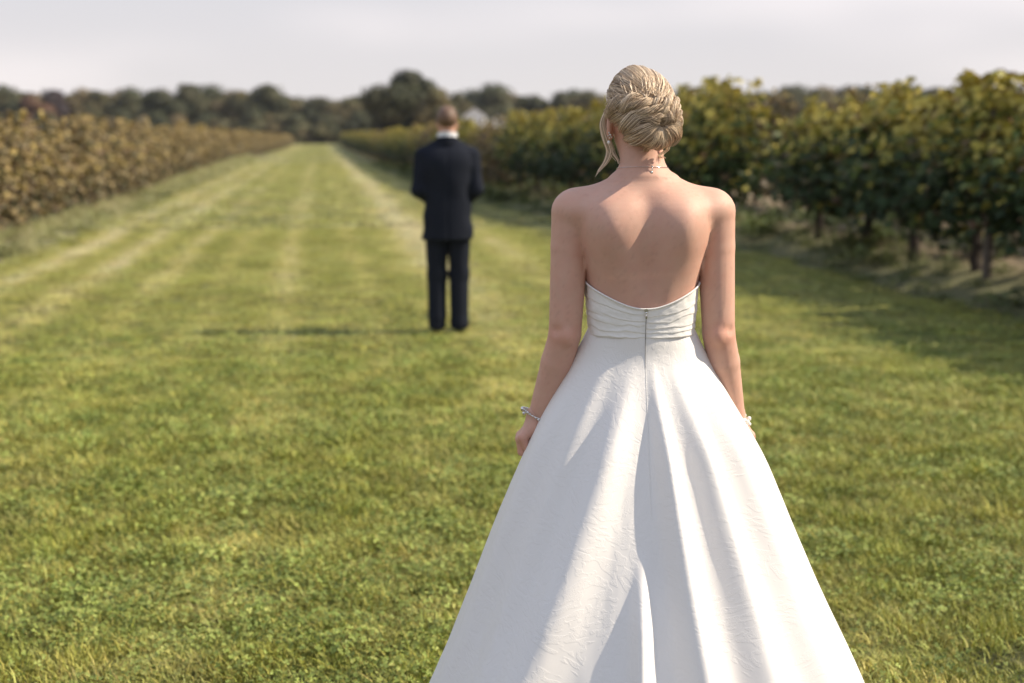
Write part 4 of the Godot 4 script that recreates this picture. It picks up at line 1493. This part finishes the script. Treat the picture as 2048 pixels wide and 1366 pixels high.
	var side_locks := [
		[0.01, 0.005, 18, 0.7, 0.005, [Vector2(-0.0805, 1.6172), Vector2(-0.0671, 1.6281), Vector2(-0.0501, 1.6366), Vector2(-0.0306, 1.6354), Vector2(-0.0111, 1.6269)]],
		[0.011, 0.005, 18, 0.6, 0.004, [Vector2(-0.0744, 1.6074), Vector2(-0.0574, 1.6172), Vector2(-0.0379, 1.6257), Vector2(-0.016, 1.6269), Vector2(-0.0014, 1.6233)]],
		[0.01, 0.005, 18, 0.6, 0.004, [Vector2(-0.0622, 1.5953), Vector2(-0.0476, 1.6074), Vector2(-0.0306, 1.6196), Vector2(-0.0111, 1.622), Vector2(0.0084, 1.6196)]],
		[0.01, 0.005, 18, 0.5, 0.004, [Vector2(-0.0501, 1.5855), Vector2(-0.0428, 1.6001), Vector2(-0.0306, 1.6147), Vector2(-0.0111, 1.6196), Vector2(0.0132, 1.6172)]],
		[0.008, 0.004, 14, 0.6, 0.005, [Vector2(0.0851, 1.6415), Vector2(0.0741, 1.6464), Vector2(0.0619, 1.6415), Vector2(0.0473, 1.6342)]],
		[0.009, 0.005, 16, 0.6, 0.006, [Vector2(0.0839, 1.6269), Vector2(0.079, 1.6123), Vector2(0.0692, 1.605), Vector2(0.0522, 1.6026)]],
	]
	var bun_locks := [
		[0.011, 0.007, 20, 1.0, 0.012, [Vector2(-0.044, 1.5782), Vector2(-0.0403, 1.6001), Vector2(-0.0233, 1.6172), Vector2(0.0011, 1.6233), Vector2(0.0254, 1.6172), Vector2(0.04, 1.6026)]],
		[0.011, 0.007, 20, 1.0, 0.012, [Vector2(-0.0367, 1.5758), Vector2(-0.0281, 1.5953), Vector2(-0.0111, 1.6099), Vector2(0.0108, 1.6135), Vector2(0.0327, 1.6062)]],
		[0.009, 0.006, 18, 1.2, 0.014, [Vector2(-0.0014, 1.6172), Vector2(0.0157, 1.6123), Vector2(0.0303, 1.605), Vector2(0.0412, 1.5996)]],
		[0.01, 0.006, 18, 1.4, 0.014, [Vector2(0.0266, 1.6196), Vector2(0.0449, 1.6172), Vector2(0.0619, 1.6111), Vector2(0.0644, 1.6038), Vector2(0.0449, 1.6006)]],
		[0.009, 0.006, 18, 1.3, 0.012, [Vector2(0.0619, 1.6172), Vector2(0.0741, 1.6123), Vector2(0.079, 1.6026), Vector2(0.0644, 1.5977), Vector2(0.0473, 1.5996)]],
		[0.012, 0.008, 22, 0.7, 0.01, [Vector2(0.04, 1.5982), Vector2(0.0181, 1.594), Vector2(-0.0062, 1.5843), Vector2(-0.0257, 1.5709), Vector2(-0.033, 1.5563)]],
		[0.012, 0.008, 22, 0.7, 0.012, [Vector2(0.0381, 1.5957), Vector2(0.0206, 1.5843), Vector2(0.0011, 1.5721), Vector2(-0.0148, 1.5624), Vector2(-0.0257, 1.56)]],
		[0.012, 0.008, 22, 0.6, 0.012, [Vector2(0.0371, 1.5933), Vector2(0.0279, 1.5758), Vector2(0.0157, 1.5631), Vector2(-0.0038, 1.5563)]],
		[0.012, 0.008, 22, 0.6, 0.012, [Vector2(0.0388, 1.5928), Vector2(0.0339, 1.5709), Vector2(0.0254, 1.5563), Vector2(0.012, 1.5478)]],
		[0.012, 0.008, 22, 0.6, 0.012, [Vector2(0.0412, 1.5928), Vector2(0.0449, 1.5709), Vector2(0.04, 1.5539), Vector2(0.0315, 1.5458)]],
		[0.012, 0.008, 22, 0.6, 0.012, [Vector2(0.0437, 1.594), Vector2(0.0559, 1.5782), Vector2(0.0551, 1.5587), Vector2(0.0449, 1.5478)]],
		[0.012, 0.008, 22, 0.6, 0.012, [Vector2(0.0468, 1.5957), Vector2(0.0639, 1.5855), Vector2(0.07, 1.5685), Vector2(0.0619, 1.5526)]],
		[0.012, 0.008, 22, 0.6, 0.01, [Vector2(0.0493, 1.5977), Vector2(0.0717, 1.5928), Vector2(0.0809, 1.577), Vector2(0.0753, 1.5587), Vector2(0.0644, 1.5502)]],
		[0.01, 0.006, 18, 0.7, 0.008, [Vector2(0.0595, 1.605), Vector2(0.0778, 1.6026), Vector2(0.0851, 1.5843), Vector2(0.0826, 1.566)]],
		[0.009, 0.006, 16, 0.7, 0.008, [Vector2(0.0802, 1.6269), Vector2(0.0858, 1.6123), Vector2(0.0851, 1.5928), Vector2(0.0826, 1.5782)]],
		[0.011, 0.006, 18, 0.5, 0.008, [Vector2(-0.0403, 1.5746), Vector2(-0.0208, 1.5819), Vector2(0.0035, 1.5916), Vector2(0.0327, 1.5965)]],
		[0.01, 0.006, 18, 0.5, 0.007, [Vector2(-0.0403, 1.5612), Vector2(-0.0208, 1.5709), Vector2(0.0035, 1.5819), Vector2(0.0279, 1.5916)]],
	]
	var nape_locks := [
		[0.01, 0.003, 14, 0.3, 0.003, [Vector2(-0.033, 1.5405), Vector2(-0.0257, 1.5514), Vector2(-0.0111, 1.5587), Vector2(0.0084, 1.5612)]],
		[0.01, 0.003, 14, 0.3, 0.003, [Vector2(-0.0111, 1.5356), Vector2(-0.0038, 1.5466), Vector2(0.0084, 1.5539), Vector2(0.0206, 1.5563)]],
		[0.01, 0.003, 14, 0.3, 0.003, [Vector2(0.0108, 1.5332), Vector2(0.0157, 1.5441), Vector2(0.0254, 1.5502), Vector2(0.0352, 1.5539)]],
		[0.009, 0.003, 14, 0.3, 0.003, [Vector2(0.0352, 1.5368), Vector2(0.04, 1.5441), Vector2(0.0473, 1.549), Vector2(0.0546, 1.5563)]],
		[0.008, 0.003, 12, 0.3, 0.003, [Vector2(-0.0452, 1.5587), Vector2(-0.0379, 1.5685), Vector2(-0.0257, 1.5758), Vector2(-0.0087, 1.5806)]],
	]
	var kinds := [["crown_hair", crown_locks], ["twisted_strand", twist_locks], ["side_hair", side_locks], ["bun", bun_locks], ["nape_hair", nape_locks]]
	for q: Array in kinds:
		mb = Mb.new()
		hair_locks(mb, q[1], q[0] == "crown_hair")
		if q[0] == "crown_hair":   # loose fine hairs lying over the crown
			for k in 70:
				var a := rng.randf_range(-0.078, 0.082)
				var top := 1.636 + 0.086 * sqrt(maxf(0.0, 1.0 - pow(a / 0.084, 2.0)))
				var line := [Vector2(a, top - rng.randf_range(0.0, 0.06)), Vector2(a * 0.75 + 0.002, top - 0.055), Vector2(a * 0.35 + 0.004, 1.672), Vector2(0.004, 1.655)]
				var front := Vector3(a * 0.9, 1.75, -0.060)
				while hair_field(front) > 0.0005 and front.y > 1.6:
					front.y -= maxf(hair_field(front) * 0.6, 0.001)
				var at := [front + hair_normal(front) * 0.005]
				for v2: Vector2 in line:
					var h := hair_hit(v2.x, v2.y)
					at.append(h + hair_normal(h) * 0.0085)
				var pts := PackedVector3Array()
				var rad := PackedFloat32Array()
				for s in 17:
					pts.append(spline(at, s / 16.0))
					rad.append(0.0009)
				mb.tube(pts, rad, 3, blond(clampf(rng.randfn(0.6, 0.22), 0.05, 1.0)))
		if q[0] == "nape_hair":
			for k in 90:
				var x := rng.randf_range(-0.045, 0.055)
				var a := hair_hit(x + 0.008, 1.568)
				stray(mb, a, a + Vector3(rng.randf_range(-0.018, 0.014), rng.randf_range(-0.030, -0.008), rng.randf_range(-0.012, 0.004)), Vector3(rng.randf_range(-0.004, 0.004), 0, 0.004), 0.0006)
			for k in 16:   # the small curl at the right of the nape
				var o := Vector3(rng.randf_range(-0.004, 0.004), 0, rng.randf_range(-0.004, 0.004))
				var pts := PackedVector3Array()
				var rad := PackedFloat32Array()
				var g := [Vector3(0.0705, 1.556, 0.03), Vector3(0.0692, 1.5393, 0.028), Vector3(0.0595, 1.5307, 0.028), Vector3(0.051, 1.5234, 0.03), Vector3(0.0559, 1.5173, 0.034)]
				for s in 13:
					pts.append(spline(g, s / 12.0) + o * (1.0 + s * 0.08))
					rad.append(0.0006)
				mb.tube(pts, rad, 3, blond(rng.randf_range(0.5, 0.95)))
		if q[0] == "bun":
			for k in 150:   # flyaways
				var f := rng.randf() * TAU
				var a := hair_hit(0.008 + 0.072 * cos(f), 1.625 + 0.08 * sin(f))
				var out := Vector3(cos(f), sin(f), 0) * rng.randf_range(0.004, 0.016) + Vector3(-sin(f), cos(f), 0) * rng.randf_range(-0.03, 0.03)
				stray(mb, a, a + out, Vector3(cos(f), sin(f), 0) * 0.006, 0.0004)
		part(q[0], mb.mesh(), hm, hair)
	mb = Mb.new()
	for k in 34:   # the long loose lock before the ear
		var o := Vector3(rng.randfn(0, 0.0042), 0, rng.randfn(0, 0.005))
		var g := [Vector3(-0.076, 1.640, -0.022), Vector3(-0.087, 1.604, -0.030), Vector3(-0.083, 1.578, -0.030), Vector3(-0.0744, 1.554, -0.026), Vector3(-0.068, 1.532, -0.020), Vector3(-0.077, 1.508, -0.018), Vector3(-0.0939, 1.488, -0.016), Vector3(-0.1073, 1.471, -0.014)]
		if k % 3 == 0:
			g = [Vector3(-0.078, 1.635, -0.022), Vector3(-0.084, 1.600, -0.028), Vector3(-0.077, 1.568, -0.026), Vector3(-0.0695, 1.544, -0.020), Vector3(-0.0634, 1.527, -0.010), Vector3(-0.0537, 1.5125, 0.002), Vector3(-0.0496, 1.499, 0.012)]
		var pts := PackedVector3Array()
		var rad := PackedFloat32Array()
		var stop := rng.randf_range(0.78, 1.0)
		for s in 25:
			var t := s / 24.0 * stop
			pts.append(spline(g, t) + o * (0.35 + 1.2 * sin(PI * clampf(t * 1.05, 0, 1))))
			rad.append(lerpf(0.0011, 0.0005, t))
		mb.tube(pts, rad, 3, blond(rng.randf_range(0.45, 1.0)))
	part("loose_strand", mb.mesh(), hm, hair)
	# jewellery
	var silver := mat(Color(0.72, 0.70, 0.68), 0.22)
	silver.metallic = 1.0
	var pearl := mat(Color(0.86, 0.83, 0.78), 0.25)
	mb = Mb.new()
	for q: Array in [[-0.0715, 1.572, 0.012, 0.0032], [-0.0745, 1.577, 0.010, 0.0024], [-0.0690, 1.567, 0.012, 0.0022], [-0.0765, 1.570, 0.010, 0.0020], [-0.0735, 1.565, 0.011, 0.0020]]:
		mb.ball(Vector3(q[0], q[1], q[2]), Vector3.ONE * q[3], 5)
	var ear := part("earring", mb.mesh(), silver, bride)
	ear.scale = small
	ear.position = hair.position
	mb = Mb.new()
	mb.ball(Vector3(-0.0755, 1.5545, 0.010), Vector3(0.0042, 0.0046, 0.0042), 8)
	part("pearl", mb.mesh(), pearl, ear)
	mb = Mb.new()
	var pts := PackedVector3Array()
	var rad := PackedFloat32Array()
	for k in 41:
		var w := TAU * k / 40.0
		var p := Vector3(sin(w), 0, cos(w))
		var at := Vector3(0, 1.505, 0) + p * 0.03
		at.y += 0.004 * cos(w) if cos(w) > 0.0 else 0.02 * cos(w)
		for s in 24:
			var d := bride_field(at)
			if d > 0.0012:
				break
			at += p * maxf(0.0012 - d, 0.0004)
		pts.append(at)
		rad.append(0.0006)
	mb.tube(pts, rad, 4, Color(1, 1, 1))
	var neck := part("necklace", mb.mesh(), silver, bride)
	mb = Mb.new()
	mb.ball(pts[0] + Vector3(0.012, 0.0005, 0.002), Vector3(0.0034, 0.0020, 0.0015), 5)
	mb.ball(pts[0] + Vector3(0.0125, -0.006, 0.002), Vector3(0.0012, 0.004, 0.0010), 5)
	mb.ball(pts[0] + Vector3(0.0115, -0.0125, 0.003), Vector3(0.0026, 0.0036, 0.0012), 5)
	part("clasp", mb.mesh(), silver, neck)
	for q: Array in [["bangle", Vector3(-0.232, 0.938, -0.038), 0.0335, 0.0015, 0.35], ["bead_bracelet", Vector3(-0.233, 0.935, -0.038), 0.0335, 0.0, 0.62]]:
		mb = Mb.new()
		pts = PackedVector3Array()
		rad = PackedFloat32Array()
		for k in 33:
			var w := TAU * k / 32.0
			var p: Vector3 = q[1] + Vector3(cos(w) * q[2], cos(w) * q[2] * -float(q[4]), sin(w) * q[2])
			pts.append(p)
			rad.append(q[3])
			if q[3] == 0.0 and k < 32:
				mb.ball(p, Vector3.ONE * (0.0026 if k % 4 else 0.0036), 4)
		if q[3] > 0.0:
			mb.tube(pts, rad, 6, Color(1, 1, 1))
		else:
			mb.ball(q[1] + Vector3(-0.0355, 0.020, 0.008), Vector3(0.005, 0.006, 0.005), 5)
			mb.ball(q[1] + Vector3(-0.033, 0.012, 0.018), Vector3(0.004, 0.004, 0.003), 5)
		part(q[0], mb.mesh(), silver, bride)
	var pb: Node3D = null
	for row in 2:
		for k in 18:
			var w := TAU * k / 18.0 + row * 0.2
			mb = Mb.new()
			mb.ball(Vector3.ZERO, Vector3(0.0052, 0.0052, 0.0052), 5)
			if pb == null:
				pb = Node3D.new()
				pb.name = "pearl_bracelet"
				bride.add_child(pb, true)
				pb.position = Vector3(0.226, 0.932, -0.046)
			var o := part("pearl", mb.mesh(), pearl, pb)
			o.position = Vector3(cos(w) * 0.031, -row * 0.011 - 0.006 * cos(w) + 0.004 * sin(k * 2.1), sin(w) * 0.031)
	# bodice: wrapped pleats
	var cloth := mat(Color(0.85, 0.82, 0.78), 0.62)
	cloth.rim_enabled = true
	cloth.rim = 0.3
	var weave := NoiseTexture2D.new()
	weave.width = 512
	weave.height = 512
	weave.seamless = true
	weave.noise = FastNoiseLite.new()
	(weave.noise as FastNoiseLite).frequency = 0.2
	cloth.heightmap_enabled = true
	cloth.heightmap_texture = weave
	cloth.heightmap_scale = 0.03
	cloth.uv1_scale = Vector3(6, 6, 6)
	mb = Mb.new()
	var cols := 220
	var rows := 84
	for j in rows + 1:
		for i in cols + 1:
			var th := TAU * i / cols - PI
			var top := bodice_top(th)
			var low := 1.132
			var s := float(j) / rows
			var y := lerpf(low, top, s)
			var lean := 0.35 * sin(th) * (1.0 if th > 0.0 else -1.0)
			var f := s * 5.2 + lean * s * (1.0 - s) * 4.0 + (0.45 if th > 0.0 else 0.0) * sin(PI * s) + 0.5 * noise.get_noise_2d(th * 1.1, s * 3.0)
			var k := f - floorf(f)
			var r := torso_radius(th, y) + 0.0045 + 0.0016 * (1.0 - smoothstep(0.0, 1.0, k) * 0.9) * smoothstep(0.0, 0.16, k) + 0.0012 * noise.get_noise_3d(th * 4.0, y * 30.0, 2.0)
			if cos(th) < 0.0:
				var bx := (absf(sin(th)) - 0.55) / 0.35
				var by := (y - 1.285) / 0.06
				r += 0.045 * exp(-bx * bx - by * by)
			if s < 0.02:
				r -= 0.002
			mb.add(Vector3(sin(th) * r, y, cos(th) * r + table(ty, tz, y)), Vector3.UP, Color(1, 1, 1), Vector2(th * 0.13, y))
	for j in rows:
		for i in cols:
			var p := j * (cols + 1) + i
			mb.tri(p, p + cols + 1, p + 1)
			mb.tri(p + 1, p + cols + 1, p + cols + 2)
	mb.smooth()
	var bod := part("bodice", mb.mesh(), cloth, bride)
	# top hem, a rolled edge
	mb = Mb.new()
	pts = PackedVector3Array()
	rad = PackedFloat32Array()
	for i in 121:
		var th := TAU * i / 120.0 - PI
		var y := bodice_top(th)
		var r := torso_radius(th, y) + 0.0055
		if cos(th) < 0.0:
			r += 0.045 * exp(-pow((absf(sin(th)) - 0.55) / 0.35, 2.0) - pow((y - 1.285) / 0.06, 2.0))
		pts.append(Vector3(sin(th) * r, y - 0.001, cos(th) * r + table(ty, tz, y)))
		rad.append(0.0022)
	mb.tube(pts, rad, 6, Color(1, 1, 1))
	part("hem", mb.mesh(), cloth, bod)
	# zip and its slider
	var dark := mat(Color(0.20, 0.19, 0.185), 0.5)
	mb = Mb.new()
	pts = PackedVector3Array()
	rad = PackedFloat32Array()
	for k in 24:
		var y := lerpf(1.190, 1.136, k / 23.0)
		pts.append(Vector3(0.0, y, torso_radius(0.0, y) + table(ty, tz, y) + 0.0078))
		rad.append(0.0009)
	for k in 22:
		var q := skirt_point(0.0, 0.010 + 0.075 * k / 21.0)
		pts.append(q + Vector3(0, 0, 0.0006))
		rad.append(0.0009 - 0.0006 * k / 21.0)
	mb.tube(pts, rad, 5, Color(1, 1, 1))
	var zip := part("zip", mb.mesh(), dark, bod)
	mb = Mb.new()
	var zz := torso_radius(0.0, 1.192) + table(ty, tz, 1.192) + 0.009
	mb.box(Vector3(-0.0035, 1.193, zz - 0.002), Vector3(0.0035, 1.200, zz + 0.002))
	mb.ball(Vector3(0, 1.1905, zz + 0.0015), Vector3(0.0028, 0.0028, 0.0012), 6)
	mb.ball(Vector3(0, 1.183, zz + 0.0015), Vector3(0.0022, 0.0065, 0.0011), 6)
	part("slider", mb.mesh(), silver, zip)
	# skirt
	var satin := mat(Color(0.80, 0.765, 0.73), 0.65)
	satin.rim_enabled = true
	satin.rim = 0.3
	satin.heightmap_enabled = true
	satin.heightmap_texture = brocade()
	satin.heightmap_scale = 0.034
	satin.uv1_scale = Vector3(3.2, 3.2, 1)
	mb = Mb.new()
	cols = 420
	rows = 170
	for j in rows + 1:
		var s := 1.149 * j / rows
		for i in cols + 1:
			var th := TAU * i / cols - PI
			mb.add(skirt_point(th, s), Vector3.UP, Color(1, 1, 1), Vector2(th * (0.10 + 0.36 * s), s))
	for j in rows:
		for i in cols:
			var p := j * (cols + 1) + i
			mb.tri(p, p + 1, p + cols + 1)
			mb.tri(p + 1, p + cols + 2, p + cols + 1)
	mb.smooth()
	var skirt := part("skirt", mb.mesh(), satin, bride)
	mb = Mb.new()
	pts = PackedVector3Array()
	rad = PackedFloat32Array()
	for k in 60:
		pts.append(skirt_point(0.0, 0.085 + 0.30 * k / 59.0) + Vector3(0, 0, 0.0002))
		rad.append(0.0006)
	mb.tube(pts, rad, 4, Color(1, 1, 1))
	part("seam", mb.mesh(), cloth, skirt)
